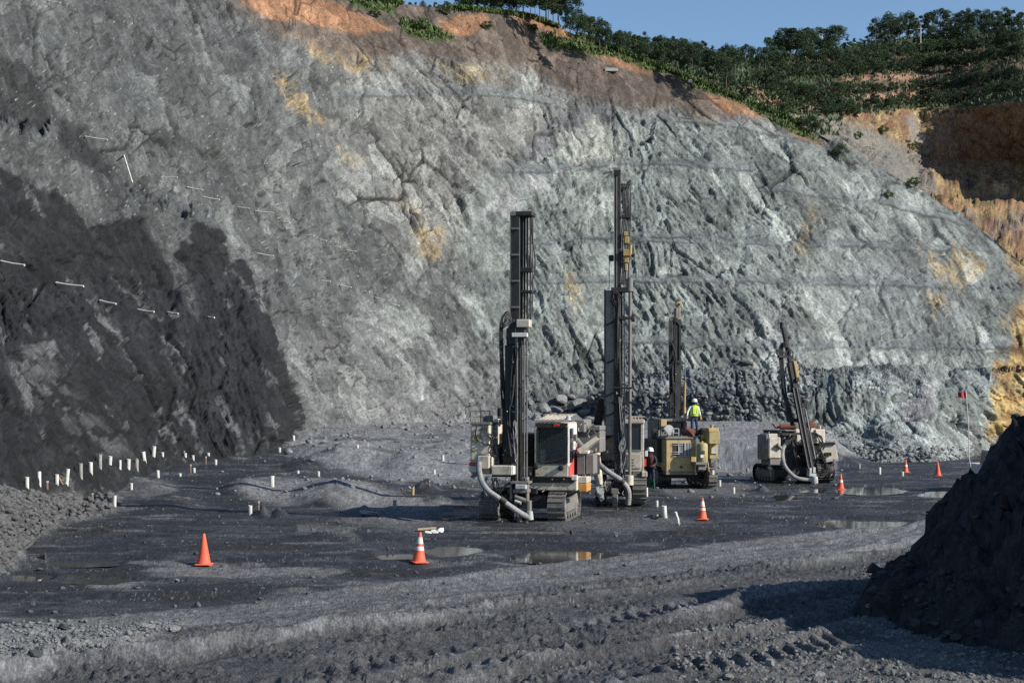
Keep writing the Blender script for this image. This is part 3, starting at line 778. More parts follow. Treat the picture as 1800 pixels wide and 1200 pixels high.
    for poly in ([(-60, 90), (40, 110), (78, 150), (92, 215), (60, 232), (20, 214), (-60, 200)], [(92, 190), (140, 225), (205, 292), (200, 318), (150, 292), (100, 250)], [(245, 300), (265, 315), (262, 340), (246, 335)]):
        c = mixc(c, (.026, .0255, .025), region(PX + 8 * n2, PY + 8 * n2, poly, 8) * .9)
    fst = fbm(a / 2.0, b_ / .6, zero + 3, 3, seed=330)
    grain = rng.normal(0, 1, D.shape)
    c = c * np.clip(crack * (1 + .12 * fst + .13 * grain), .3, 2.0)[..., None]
    chips = (rng.uniform(0, 1, D.shape) < .005) & (dm < .5) & (soil < .4)
    c = mixc(c, (.36, .37, .36), chips * .6)
    pits = (rng.uniform(0, 1, D.shape) < .02)
    c = mixc(c, (.03, .03, .032), pits * .6)
    tl = region(PX + 10 * n2, PY + 10 * n2, [(-200, 850), (0, 872), (60, 868), (140, 862), (150, 900), (60, 960), (0, 1020), (-200, 1150)], 8)
    c = mixc(c, (.075, .074, .072), tl * .7)
    toe_dust = ss(.03, 0, VV) * ss(470, 560, PX)
    c = mixc(c, (.15, .15, .152), toe_dust)
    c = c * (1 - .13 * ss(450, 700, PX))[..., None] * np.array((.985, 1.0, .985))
    c = np.clip(c, .008, .8)
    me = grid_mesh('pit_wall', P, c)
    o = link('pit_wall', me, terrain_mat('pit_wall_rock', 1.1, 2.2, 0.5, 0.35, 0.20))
    tag(o, kind='structure')
    return o, P
pit_wall, WP = build_wall()

def build_hill():
    xs = [950, 1150, 1300, 1400, 1500, 1600, 1700, 1800, 2050]
    Yt = [[230, 250, 290, 330, 400, 470, 520, 560, 640], [110, 140, 182, 215, 262, 300, 318, 330, 350], [106, 136, 178, 212, 254, 275, 284, 292, 310],
          [95, 122, 152, 182, 200, 192, 190, 180, 150], [90, 115, 140, 162, 176, 178, 168, 152, 120], [85, 106, 125, 132, 137, 134, 126, 112, 90],
          [80, 102, 115, 112, 107, 106, 96, 82, 60], [78, 100, 108, 100, 82, 68, 58, 50, 30], [95, 115, 124, 118, 100, 88, 76, 68, 50]]
    Dt = [[350, 352, 358, 362, 374, 388, 400, 412, 470], [365, 375, 385, 398, 418, 440, 452, 462, 520], [370, 382, 395, 408, 440, 475, 488, 468, 445],
          [385, 395, 415, 432, 458, 498, 486, 448, 405], [400, 412, 440, 462, 488, 520, 512, 475, 440], [420, 432, 465, 490, 512, 535, 530, 505, 560],
          [440, 452, 490, 515, 540, 560, 556, 535, 580], [470, 482, 510, 540, 570, 592, 588, 570, 600], [620, 632, 660, 690, 720, 742, 735, 720, 740]]
    cx = axis([(950, 1060, 8), (1060, 1810, 2.0), (1810, 2050, 10)])
    sub = 26
    rowsY, rowsD = [], []
    g = lambda T: smooth_rows(np.interp(cx, xs, T)[None], 31)[0]
    for k in range(len(Yt) - 1):
        y0, y1, d0, d1 = g(Yt[k]), g(Yt[k + 1]), g(Dt[k]), g(Dt[k + 1])
        for i in range(sub + (1 if k == len(Yt) - 2 else 0)):
            t = i / sub
            rowsY.append(y0 + (y1 - y0) * t)
            rowsD.append(1 / (1 / d0 + (1 / d1 - 1 / d0) * t))
    PY, D = np.array(rowsY), np.array(rowsD)
    PX = np.broadcast_to(cx, PY.shape).astype(np.float64)
    nb = fbm(PX / 60, PY / 60, 0 * PX, 3, seed=509)
    for yb, st in ((452, 12), (418, 12), (384, 14), (348, 14), (316, 10)):
        D = D + st * ss(5, -5, PY - yb - 10 * nb - .04 * (PX - 1700)) * ss(1560, 1620, PX) - st * .5 * ss(1560, 1620, PX)
    P = unproj(PX, PY, D)
    zero = np.zeros_like(D)
    disp, w, w2, crack, FR = rock_disp(P, D, (22, 9, 4, 1.8), .7, 1.6, seed=500)
    K = np.arange(PY.shape[0])[:, None] / sub + zero
    face = ss(0, .3, K) * ss(3.1, 2.8, K)
    N = normals(P)
    n1 = fbm(PX / 90, PY / 60, zero, 3, seed=511); n2 = fbm(PX / 14, PY / 14, zero + 4, 3, seed=512)
    gully = fbm(PX / 22, PY / 45, zero + 7, 3, seed=513)
    P = P + N * ((disp * 1.3 + 1.2 * gully) * (.25 + .75 * face))[..., None]
    c = np.broadcast_to(np.array((.19, .128, .064), np.float32), D.shape + (3,)).copy()
    vst = fbm(PX / 24, PY / 30, zero + 2, 4, seed=514) + .5 * fbm(PX / 7, PY / 26, zero + 5, 3, seed=515)
    c = mixc(c, (.15, .072, .045), ss(0, .45, vst) * .85)
    c = mixc(c, (.29, .205, .10), ss(0, -.5, vst) * .6)
    c = mixc(c, (.12, .11, .10), ss(.1, .5, n1 + .3 * n2) * .6)
    c = c * np.clip(crack * (1 + .14 * rng.normal(0, 1, D.shape)), .3, 1.9)[..., None]
    c = mixc(c, (.14, .142, .13), region(PX + 10 * n2, PY + 8 * n2, [(1430, 190), (1540, 230), (1610, 270), (1650, 330), (1620, 360), (1540, 300), (1440, 260), (1300, 230), (1300, 190)], 12) * .8)
    c = mixc(c, (.20, .19, .18), region(PX + 8 * n2, PY, [(1590, 205), (1610, 200), (1630, 250), (1600, 250)], 8) * .7)
    # brown tone laid over the right-hand face
    c = mixc(c, (.24, .14, .08), region(PX, PY, [(1640, 215), (1900, 150), (2100, 100), (2100, 330), (1800, 300), (1640, 290)], 14) * .7)
    veg = ss(3.0, 3.4, K) + 0 * n1
    ledge = np.exp(-((K - 1.5) / .5) ** 2) * ss(1500, 1400, PX)
    gcol = np.array((.030, .038, .018), np.float32) * (1 + .5 * n2[..., None])
    c = c * (1 - veg[..., None]) + gcol * veg[..., None]
    c = mixc(c, (.085, .085, .045), ss(1450, 1250, PX) * ss(.1, .5, n1 + .5 * n2 + .4))
    # bare red cuts between the terraces
    for k0, wd, x0, x1 in ((4.15, .34, 1440, 1720), (5.05, .26, 1480, 1800), (3.75, .25, 1530, 1720), (6.0, .2, 1520, 1800), (6.3, .25, 1400, 1470), (3.2, .6, 1300, 1345), (2.6, .5, 1330, 1400)):
        m_ = np.exp(-((K - k0) / wd) ** 2) * ss(x0 - 20, x0, PX) * ss(x1 + 30, x1, PX) * ss(-.5, .1, n2)
        c = mixc(c, (.30, .165, .115), m_)
    c = np.clip(c, .01, .8)
    me = grid_mesh('hillside', P, c)
    o = link('hillside', me, terrain_mat('hillside_soil', 1.0, 1.6, 0.6, 0.5, 0.25))
    tag(o, kind='structure')
    return o, P
hillside, HP = build_hill()

def build_spur():
    xs = [1340, 1396, 1412, 1440, 1500, 1560, 1640, 1700, 1740, 1775, 1830, 1950]
    tD = [103, 101, 100, 97, 94, 92.5, 93, 101, 118, 150, 200, 240]
    cY = [735, 712, 690, 662, 644, 640, 641, 652, 695, 738, 770, 790]
    cD = [105, 105, 106, 107, 107, 107, 109, 118, 132, 158, 206, 246]
    cx = axis([(1340, 1830, 1.8), (1830, 1950, 8)])
    f = lambda T: smooth_rows(np.interp(cx, xs, T)[None], 31)[0]
    tD, cY, cD = f(tD), f(cY), f(cD)
    tX = (cx - 900) * tD / F
    tY = HY + (H - floor_z(tX, tD) + .5) * F / tD
    v = np.linspace(0, 1, 120)
    V, PX = np.meshgrid(v, cx, indexing='ij')
    PY = tY + (cY - tY) * V
    D = 1 / (1 / tD + (1 / cD - 1 / tD) * V)
    # level top running back to the wall
    ext = np.linspace(0, 1, 14)[1:, None]
    De = cD + 150 * ext
    zc = H - (cY - HY) * cD / F
    PYe = HY + (H - zc - 2.0 * ext) * F / De
    PX = np.concatenate([PX, np.broadcast_to(cx, De.shape)]); PY = np.concatenate([PY, PYe]); D = np.concatenate([D, De])
    V = np.concatenate([V, 1 + ext + 0 * De])
    P = unproj(PX, PY, D)
    disp, w, w2, crack, FR = rock_disp(P, D, (7, 3.2, 1.5, .7, .33, .16), .48, 2.6, seed=600)
    zero = np.zeros_like(D)
    n2 = fbm(PX / 22, PY / 22, zero, 3, seed=611); n1 = fbm(PX / 70, PY / 70, zero, 3, seed=612)
    N = normals(P)
    P = P + N * (disp * ss(0, .08, V) * ss(1.02, .97, V) + .5 * n1 * ss(0, .1, V))[..., None]
    a = P @ DIP; b_ = P @ ACR
    st = fbm(a / 9, b_ / 1.3, P[..., 1] / 8, 4, seed=613); st2 = fbm(a / 2.5, b_ / .5, P[..., 1] / 4, 4, seed=614)
    c = np.broadcast_to(np.array((.20, .222, .21), np.float32), D.shape + (3,)).copy()
    c = c * np.clip(1 + .4 * st + .35 * st2, .4, 1.8)[..., None]
    c = mixc(c, (.31, .335, .315), ss(.2, .6, st) * .6)
    c = mixc(c, (.15, .132, .148), region(PX + 12 * n2, PY + 9 * n2, [(1570, 690), (1650, 680), (1650, 730), (1590, 740)], 12) * .6)
    c = mixc(c, (.115, .122, .122), ss(.8, 1.0, V + .12 * n2) * .7)
    c = mixc(c, (.155, .158, .158), ss(.22, .03, V + .12 * n2) * .8)
    c = c * np.clip(crack * (1 + .13 * rng.normal(0, 1, D.shape)), .35, 1.7)[..., None]
    o = link('rock_spur', grid_mesh('rock_spur', P, np.clip(c, .01, .8)), terrain_mat('spur_rock', 3.0, 6.0, 0.7, 0.2, 0.26))
    tag(o, kind='structure')
    return o, P
rock_spur, SP = build_spur()

def build_mound():
    xs = np.linspace(3.5, 22, 270); ys = np.linspace(13, 33, 250)
    Y, X = np.meshgrid(ys, xs, indexing='ij')
    A = np.array((10.55, 24.6)); B = np.array((17.4, 15.5))
    ab = B - A; L2 = (ab ** 2).sum()
    t = np.clip(((X - A[0]) * ab[0] + (Y - A[1]) * ab[1]) / L2, 0, 1)
    r = np.hypot(X - A[0] - t * ab[0], Y - A[1] - t * ab[1])
    zero = np.zeros_like(X)
    n1 = fbm(X / 2.6, Y / 2.6, zero, 4, seed=701); n2 = fbm(X / .6, Y / .6, zero + 3, 4, seed=702)
    rr = r + .55 * n1 + .16 * n2
    R = 4.75
    q = np.clip(1 - rr / R, -0.4, 1)
    h = np.where(q > 0, 5.5 * (1 - (1 - q) ** 1.25) ** 1.0, q * 1.2)
    h = np.where(q > 0, h * (.80 + .55 * t), h)
    v = cells(X / .8, Y / .8, h / .8, 711); v2 = cells(X / .3, Y / .3, h / .3, 712)
    h = h + np.where(q > 0, 1, 0) * (.32 * v[4][0] * (v[0] + v[1]) * .8 + .14 * v[4][1] + .14 * v2[4][0] * (v2[0] + v2[1]) + .05 * v2[4][1])
    h = np.where(q <= 0, h - .02, h)
    P = np.stack([X, Y, h - .03], -1)
    dm_, _w, _w2, _c, _f = rock_disp(P, Y, (2.4, 1.1, .5, .24), 1.0, 1.5, seed=720)
    P = P + normals(P) * (dm_ * ss(0.02, .12, q))[..., None]
    c = np.broadcast_to(np.array((.021, .021, .022), np.float32), X.shape + (3,)).copy() * (1 + .4 * n2[..., None])
    c = mixc(c, (.045, .044, .043), ss(.2, .6, n1) * .5)
    o = link('spoil_mound', grid_mesh('spoil_mound', P, np.clip(c, .01, .5)), terrain_mat('mound_spoil', 4.0, 10.0, .7, .08, .3))
    tag(o, kind='structure')
    return o, P
mound, MP = build_mound()

# ------------------------------------------------------------------ standing water
mw, nd, lk, b = new_mat('muddy_water')
b.inputs['Base Color'].default_value = (.055, .052, .047, 1); b.inputs['Roughness'].default_value = .045; b.inputs['IOR'].default_value = 1.33
nz = node(nd, 'ShaderNodeTexNoise', Scale=5.0, Detail=2.0); bp = node(nd, 'ShaderNodeBump', Strength=.02, Distance=.02)
lk.new(nz.outputs[0], bp.inputs['Height']); lk.new(bp.outputs[0], b.inputs['Normal'])
for cx_, cy_, rx, ry in PUDDLES:
    mb = MB()
    pts = []
    d0 = H * F / (cy_ - HY)
    zf = 0.0
    for _ in range(4):
        zf = float(floor_z(np.array([(cx_ - 900) * d0 / F]), np.array([d0]))[0]); d0 = (H - zf) * F / (cy_ - HY)
    zw = zf - .045
    for k in range(40):
        an = 2 * math.pi * k / 40
        px_ = cx_ + 1.3 * rx * math.cos(an); py_ = cy_ + 1.3 * ry * math.sin(an)
        d = (H - zw) * F / (py_ - HY)
        pts.append(((px_ - 900) * d / F, d, zw))
    mb.add(pts, [tuple(range(40))])
    tag(mb.build('puddle', mw), kind='structure')

# picture-space look-up of the surfaces: which point of the terrain is seen at a pixel
class Seen:
    def __init__(s, P):
        s.P = P.reshape(-1, 3)
        s.px = s.P[:, 0] * F / s.P[:, 1] + 900; s.py = HY - (s.P[:, 2] - H) * F / s.P[:, 1]
        ix, iy = (s.px // 3).astype(int), (s.py // 3).astype(int)
        ok = (ix >= 0) & (ix < 600) & (iy >= 0) & (iy < 400) & (s.P[:, 1] > 1)
        idx = np.nonzero(ok)[0]
        o = np.argsort(-s.P[idx, 1], kind='stable'); idx = idx[o]          # far first, near overwrites
        s.buf = np.full((400, 600), -1, np.int64); s.buf[iy[idx], ix[idx]] = idx
    def at(s, px, py):
        ix, iy = int(px // 3), int(py // 3)
        for r in range(0, 5):
            best = None
            for j in range(max(0, iy - r), min(400, iy + r + 1)):
                for i in range(max(0, ix - r), min(600, ix + r + 1)):
                    k = s.buf[j, i]
                    if k >= 0:
                        d = (s.px[k] - px) ** 2 + (s.py[k] - py) ** 2
                        if best is None or d < best[0]: best = (d, k)
            if best is not None: return Vector(s.P[best[1]])
        return None
SEEN = {'g': Seen(GP), 'w': Seen(WP), 's': Seen(SP), 'h': Seen(HP), 'm': Seen(MP)}
KEY = {ground: 'g', pit_wall: 'w', rock_spur: 's', hillside: 'h', mound: 'm'}
def hit(px, py, objs=None):
    best = None
    for o in (objs or KEY):
        p = SEEN[KEY[o]].at(px, py)
        if p is not None and (best is None or p.y < best[0].y): best = (p,)
    return best
_gf = GP.reshape(-1, 3)
def ground_at(x, y):
    return float(_gf[np.argmin((_gf[:, 0] - x) ** 2 + (_gf[:, 1] - y) ** 2), 2])
def ordinal(n):
    if n > 19:
        tens = {2: 'twenty', 3: 'thirty', 4: 'forty'}[(n + 1) // 10]; u = (n + 1) % 10
        return tens[:-1] + 'ieth' if u == 0 else tens + ' ' + ordinal(u - 1)
    return ['first', 'second', 'third', 'fourth', 'fifth', 'sixth', 'seventh', 'eighth', 'ninth', 'tenth', 'eleventh', 'twelfth', 'thirteenth', 'fourteenth', 'fifteenth', 'sixteenth', 'seventeenth', 'eighteenth', 'nineteenth', 'twentieth',
            'twenty first', 'twenty second', 'twenty third', 'twenty fourth', 'twenty fifth', 'twenty sixth', 'twenty seventh'][n]
# ================================================================== VEGETATION
def leaf_mat(name, c0, c1):
    m, nd, lk, b = new_mat(name)
    oi = nd.new('ShaderNodeObjectInfo')
    tc = nd.new('ShaderNodeTexCoord')
    n1 = node(nd, 'ShaderNodeTexNoise', Scale=1.1, Detail=3.0); lk.new(tc.outputs['Object'], n1.inputs['Vector'])
    ad = node(nd, 'ShaderNodeMath', operation='ADD'); lk.new(ramp(nd, lk, n1.outputs[0], .3, .7, -.35, .35), ad.inputs[0]); lk.new(oi.outputs['Random'], ad.inputs[1])
    lk.new(mixn(nd, lk, ad.outputs[0], c0, c1), b.inputs['Base Color'])
    b.inputs['Roughness'].default_value = .6
    b.inputs['Specular IOR Level'].default_value = .3
    b.inputs['Subsurface Weight'].default_value = 0.0
    return m
M['leaf'] = leaf_mat('tree_leaves', (.016, .034, .013), (.056, .094, .032))
M['leaf2'] = leaf_mat('bush_leaves', (.045, .075, .020), (.085, .125, .035))
M['grass'] = leaf_mat('grass_blades', (.060, .100, .024), (.115, .160, .045))
M['bark'] = paint('tree_bark', (.10, .075, .055), (.15, .13, .11), .5, rough=.9)

def quads_mesh(name, C, U, V):
    """leaf quads: centres C, half axes U and V"""
    n = len(C)
    P = np.stack([C - U - V * .3, C + U * .2 - V, C + U + V * .3, C - U * .2 + V], 1)
    me = bpy.data.meshes.new(name)
    me.vertices.add(n * 4); me.vertices.foreach_set('co', P.reshape(-1).astype(np.float32))
    me.loops.add(n * 4); me.loops.foreach_set('vertex_index', np.arange(n * 4, dtype=np.int32))
    me.polygons.add(n); me.polygons.foreach_set('loop_start', np.arange(n, dtype=np.int32) * 4)
    me.update(calc_edges=True)
    return me
def unit(n):
    v = rng.normal(size=(n, 3)); return v / np.linalg.norm(v, axis=1, keepdims=True)
def crown_mesh(name, h, rx, z0, clumps, per, leaf, flat=1.0):
    Cs, Us, Vs = [], [], []
    for k in range(clumps):
        d = unit(1)[0]; rad = rng.uniform(.35, 1.0) ** .6
        zc = z0 + (h - z0) * (.5 + .46 * d[2] * rad)
        taper = math.sqrt(max(.08, 1 - abs(2 * (zc - z0) / (h - z0) - .85) ** 2.2 * .8))
        c = np.array((d[0] * rx * rad * taper, d[1] * rx * rad * taper, zc))
        cr = rng.uniform(.16, .30) * rx * 1.5
        p = unit(per) * (rng.uniform(.25, 1, (per, 1)) ** .45) * cr * np.array((1, 1, .75 * flat)) + c
        u = unit(per); w = np.cross(u, unit(per)); w /= np.linalg.norm(w, axis=1, keepdims=True) + 1e-6
        sz = leaf * rng.uniform(.6, 1.3, (per, 1))
        Cs.append(p); Us.append(u * sz); Vs.append(w * sz * .7)
    return quads_mesh(name, np.concatenate(Cs), np.concatenate(Us), np.concatenate(Vs))
def trunk_mesh(name, h, r):
    mb = MB()
    pts = [Vector((0, 0, -.8))]
    for i in range(1, 6): pts.append(Vector((random.uniform(-.02, .02) * h * i * .5, random.uniform(-.02, .02) * h * i * .5, h * .75 * i / 5)))
    mb.tube(pts, [r * (1 - .15 * i) for i in range(6)], 6)
    for k in range(5):
        a = random.uniform(0, 6.28); b0 = pts[2 + k % 3]
        e = b0 + Vector((math.cos(a) * h * .2, math.sin(a) * h * .2, h * .2))
        mb.tube([b0, (b0 + e) / 2 + Vector((0, 0, .02 * h)), e], [r * .45, r * .3, r * .12], 5)
    me = mb.build('tmp_trunk', M['bark']); d = me.data; bpy.data.objects.remove(me); d.name = name
    return d
TREES = []
for k, (h, rx, z0f, cl, per) in enumerate([(9, 2.6, .22, 30, 46), (9, 2.1, .15, 28, 46), (9, 3.3, .3, 34, 46), (9, 2.4, .08, 30, 44), (9, 1.8, .1, 24, 46), (9, 2.9, .18, 36, 40)]):
    cm = crown_mesh('tree_crown', h, rx, h * z0f, cl, int(per * 3), .135); cm.materials.append(M['leaf'])
    TREES.append((trunk_mesh('tree_trunk', h, .16), cm))
BUSHES = []
for k in range(3):
    cm = crown_mesh('bush_crown', 3, 1.7, .05, 18, 50, .16, .9); cm.materials.append(M['leaf2'])
    BUSHES.append((trunk_mesh('bush_stem', 2.2, .05), cm))
def plant(kind, loc, hgt, label, group, name='tree', wide=1.0):
    k = random.randrange(len(kind)); base = 9.0 if kind is TREES else 3.0
    t = empty(name, loc, random.uniform(0, 6.28)); s = hgt / base
    t.scale = (s * wide, s * wide, s)
    tag(t, label, 'tree' if name == 'tree' else 'bush', group)
    for nm, me in (('trunk' if name == 'tree' else 'stem', kind[k][0]), ('crown', kind[k][1])):
        o = bpy.data.objects.new(nm, me); COL.objects.link(o); o.parent = t
    return t
def hill_point(px, py):
    d2 = (HPX - px) ** 2 + ((HPY - py) * 1.5) ** 2
    i = np.argmin(d2); return Vector(HP.reshape(-1, 3)[i])
HPX = (HP[..., 0] * F / HP[..., 1] + 900).reshape(-1); HPY = (HY - (HP[..., 2] - H) * F / HP[..., 1]).reshape(-1)
def tree_row(pts, hpx, step, label, group, D=None, jit=5, srf=None, wide=1.0):
    L = [0]
    for (a, b_) in zip(pts, pts[1:]): L.append(L[-1] + math.hypot(b_[0] - a[0], b_[1] - a[1]))
    s = random.uniform(0, step * .5); n_ = 0
    while s < L[-1]:
        x = np.interp(s, L, [p[0] for p in pts]); y = np.interp(s, L, [p[1] for p in pts]) + random.uniform(-jit, jit) * .5
        hp = random.uniform(*hpx)
        if D is not None:
            p = W(x, y, D + random.uniform(-6, 6))
        else:
            p = hill_point(x, y); wide = 1.15
        plant(TREES, p, hp * (1.0 if D is not None else 1.04) * p.y / F, label + ', %s from left' % ordinal(n_), group, wide=wide * random.uniform(.85, 1.2)); n_ += 1
        s += step * random.uniform(.75, 1.3)
crest = 'trees along the crest behind the pit wall'
tree_row([(560, 8), (640, 14), (700, 22)], (30, 42), 13, 'low leafy tree on the crest at the top left', crest, 322)
tree_row([(715, 20), (800, 26)], (14, 26), 12, 'small rounded tree above the grey rock knob', crest, 326)
tree_row([(808, 30), (900, 30), (960, 34), (1000, 46)], (52, 74), 13, 'tall dark tree on the crest above the orange soil bank', crest, 334)
tree_row([(815, 24), (990, 34)], (48, 66), 18, 'tall dark tree in the second line above the orange bank', crest, 352)
tree_row([(1002, 58), (1035, 76), (1072, 96)], (42, 58), 13, 'dark tree on the crest at the end of the orange bank', crest, 336)
tree_row([(1020, 60), (1075, 88)], (36, 46), 15, 'dark tree in the second line past the orange bank', crest, 352)
tree_row([(1082, 104), (1150, 118), (1225, 136), (1290, 150)], (42, 60), 14, 'broad dark green tree of the wood right of the sky notch', 'trees of the wood behind the crest', 356)
tree_row([(1085, 92), (1180, 102), (1270, 116), (1352, 122)], (32, 44), 13, 'skyline tree at the back of the wood beside the sky notch', 'trees of the wood behind the crest', 410)
tree_row([(1090, 98), (1200, 112), (1300, 130)], (36, 46), 15, 'dark tree in the middle of the wood behind the crest', 'trees of the wood behind the crest', 382)
hg = 'trees on the terraced hill at the right'
tree_row([(1352, 108), (1400, 104), (1440, 98), (1475, 98)], (44, 60), 12, 'rounded tree on the small skyline hump left of the terraces', hg)
tree_row([(1360, 120), (1420, 116), (1475, 110)], (30, 40), 14, 'tree on the front of the small skyline hump', hg)
tree_row([(1480, 96), (1536, 88)], (20, 32), 11, 'small skyline tree in the dip between two wooded humps', hg)
tree_row([(1538, 80), (1600, 68), (1680, 62), (1740, 60), (1800, 58)], (36, 52), 13, 'skyline tree on the highest hill at the upper right', hg)
tree_row([(1545, 92), (1640, 84), (1720, 76), (1800, 66)], (30, 40), 15, 'tree just below the skyline of the highest hill', hg)
tree_row([(1440, 118), (1560, 110), (1680, 98), (1800, 84)], (26, 34), 12, 'tree in the uppermost terrace row of the right hill', hg)
tree_row([(1360, 140), (1500, 138), (1620, 130), (1720, 120), (1800, 108)], (28, 38), 11, 'tree in the second terrace row of the right hill', hg)
tree_row([(1395, 172), (1500, 170), (1560, 168), (1660, 160), (1800, 138)], (20, 28), 11, 'tree in the third terrace row below the bare red cut', hg)
tree_row([(1520, 194), (1600, 190), (1690, 184), (1760, 172), (1810, 162)], (22, 30), 11, 'tree in the lowest terrace row on top of the orange face', hg)
tree_row([(1330, 150), (1370, 165), (1420, 186), (1470, 200), (1515, 206)], (30, 42), 13, 'tree in the dense clump left of the orange face', hg)
tree_row([(1370, 185), (1420, 205), (1460, 212), (1510, 212)], (26, 36), 15, 'tree at the lower edge of the clump left of the orange face', hg)
for px_, py_, hp, lb in ((1310, 182, 44, 'lone broad tree on the green slope below the wood'), (1288, 158, 40, 'tree beside the reddish track below the wood'), (1393, 200, 40, 'tree standing at the top of the pale scree'),
                         (1426, 238, 38, 'dark bushy tree low on the right crest of the pit wall'), (1478, 282, 34, 'dark bush like tree in the gully of the right crest'), (1356, 168, 34, 'slim tree above the red soil cut')):
    h_ = hit(px_, py_)
    plant(TREES, h_[0], hp * h_[0].y / F, lb, None, wide=1.3)
for i, (px_, py_, hp, lb) in enumerate(((1552, 236, 16, 'round bush on the scree right of the tree clump'), (1596, 268, 24, 'bush on the ledge below the orange face'), (1506, 244, 14, 'small bush on the pale scree'),
                         (740, 52, 26, 'bush on the grassy ledge left of the orange bank'), (783, 26, 24, 'bush above the grey rock knob on the crest'), (938, 54, 14, 'small bush on the orange soil bank'),
                         (855, 52, 18, 'thin bush between the two orange soil patches'), (1265, 150, 18, 'bush at the left end of the lower green slope'), (1560, 350, 16, 'dry bush on the grey upper wall at the right'), (1605, 328, 20, 'bush at the edge of the orange rock'),
                         (660, 30, 18, 'bush on the soil at the top left crest'), (1345, 196, 20, 'bush on the grass strip of the right crest'))):
    h_ = hit(px_, py_)
    if h_: plant(BUSHES, h_[0], hp * h_[0].y / F, lb, None, 'bush', 1.0)

# grass and undergrowth: uncountable
def scatter_blades(P, N, hgt, name, label, mat, per=5):
    idx = rng.integers(0, len(P), N)
    b = P[idx]
    C, U, V = [], [], []
    for k in range(per):
        hh = hgt * rng.uniform(.5, 1.3, (N, 1))
        lean = rng.normal(size=(N, 3)) * .35; lean[:, 2] = 1; lean /= np.linalg.norm(lean, axis=1, keepdims=True)
        side = np.cross(lean, unit(N)); side /= np.linalg.norm(side, axis=1, keepdims=True) + 1e-6
        C.append(b + rng.normal(size=(N, 3)) * hgt * .35 * np.array((1, 1, .1)) + lean * hh * .5); U.append(lean * hh * .5); V.append(side * hh * .16)
    me = quads_mesh(name, np.concatenate(C), np.concatenate(U), np.concatenate(V))
    o = link(name, me, mat); tag(o, label, 'grass', kind='stuff'); return o
wpx = (WP[..., 0] * F / WP[..., 1] + 900).reshape(-1); wpy = (HY - (WP[..., 2] - H) * F / WP[..., 1]).reshape(-1)
wflat = WP.reshape(-1, 3)
gm = np.zeros(len(wflat), bool)
for poly in ([(950, 58), (1010, 62), (1100, 84), (1190, 130), (1150, 130), (1080, 102), (960, 86)], [(700, 34), (760, 45), (800, 70), (760, 72), (715, 60)], [(1185, 126), (1290, 148), (1380, 198), (1445, 252), (1400, 238), (1300, 182), (1210, 152)], [(600, -8), (705, 8), (690, 24), (620, 10)],
             [(800, 12), (900, 18), (1010, 55), (990, 52), (890, 26), (800, 24)]):
    gm |= region(wpx, wpy, poly, 3) > .5
scatter_blades(wflat[gm], 5200, .95, 'crest_grass', 'bright green grass and weeds along the crest of the pit wall', M['grass'])
hsel = (HPY < 205 - .02 * (HPX - 1500)) | ((HPX < 1480) & (HPY < 240))
scatter_blades(HP.reshape(-1, 3)[hsel], 7500, 1.5, 'undergrowth', 'dark green undergrowth covering the terraces below the trees', M['leaf'])

# ================================================================== ROCKS
def rock_mesh(name, seed, sub=2, mat=None):
    r = random.Random(seed)
    bm = bmesh.new(); bmesh.ops.create_icosphere(bm, subdivisions=sub, radius=1.0)
    planes = [(Vector((r.gauss(0, 1), r.gauss(0, 1), r.gauss(0, 1))).normalized(), r.uniform(.45, .8)) for _ in range(11)]
    for v in bm.verts:
        for n, d in planes:
            q = v.co.dot(n)
            if q > d: v.co -= n * (q - d)
        v.co *= r.uniform(.97, 1.03)
    me = bpy.data.meshes.new(name); bm.to_mesh(me); bm.free()
    if mat: me.materials.append(mat)
    return me
def rock_mat(name, c0, c1):
    m, nd, lk, b = new_mat(name)
    tc = nd.new('ShaderNodeTexCoord'); oi = nd.new('ShaderNodeObjectInfo')
    n1 = node(nd, 'ShaderNodeTexNoise', Scale=2.2, Detail=8.0, Roughness=.7); lk.new(tc.outputs['Object'], n1.inputs['Vector'])
    lk.new(mixn(nd, lk, ramp(nd, lk, n1.outputs[0], .3, .7), c0, c1), b.inputs['Base Color'])
    b.inputs['Roughness'].default_value = .9
    bp = node(nd, 'ShaderNodeBump', Strength=.8, Distance=.25); lk.new(n1.outputs[0], bp.inputs['Height']); lk.new(bp.outputs[0], b.inputs['Normal'])
    return m
M['rock'] = rock_mat('grey_boulder', (.12, .125, .125), (.26, .265, .26))
M['rock_dark'] = rock_mat('dark_rubble', (.06, .06, .062), (.15, .15, .15))
M['rock_black'] = rock_mat('black_rubble', (.022, .022, .024), (.06, .06, .062))
M['rock_pale'] = rock_mat('pale_stone', (.25, .25, .24), (.42, .42, .40))
RK = [rock_mesh('boulder', 900 + i, 2, M['rock']) for i in range(6)]
RP = [rock_mesh('stone', 930 + i, 2, M['rock_pale']) for i in range(3)]
RD = [rock_mesh('dark_stone', 950 + i, 2, M['rock_dark']) for i in range(3)]
def put_rock(px_, py_, wpx_, hpx_, me, label, group=None, name='boulder', cat='boulder', rz=None):
    h_ = hit(px_, py_, [ground, pit_wall, rock_spur, mound])
    if not h_: return
    p = h_[0]; s = p.y / F
    o = bpy.data.objects.new(name, me); COL.objects.link(o)
    o.scale = (wpx_ * s * .62, wpx_ * s * .5, hpx_ * s * .62)
    o.rotation_euler = (random.uniform(-.3, .3), random.uniform(-.3, .3), random.uniform(0, 6.28) if rz is None else rz)
    o.location = p + Vector((0, 0, hpx_ * s * .22))
    tag(o, label, cat, group)
    return o
bl = 'pale grey boulder in the heap behind the front rigs, %s from left'
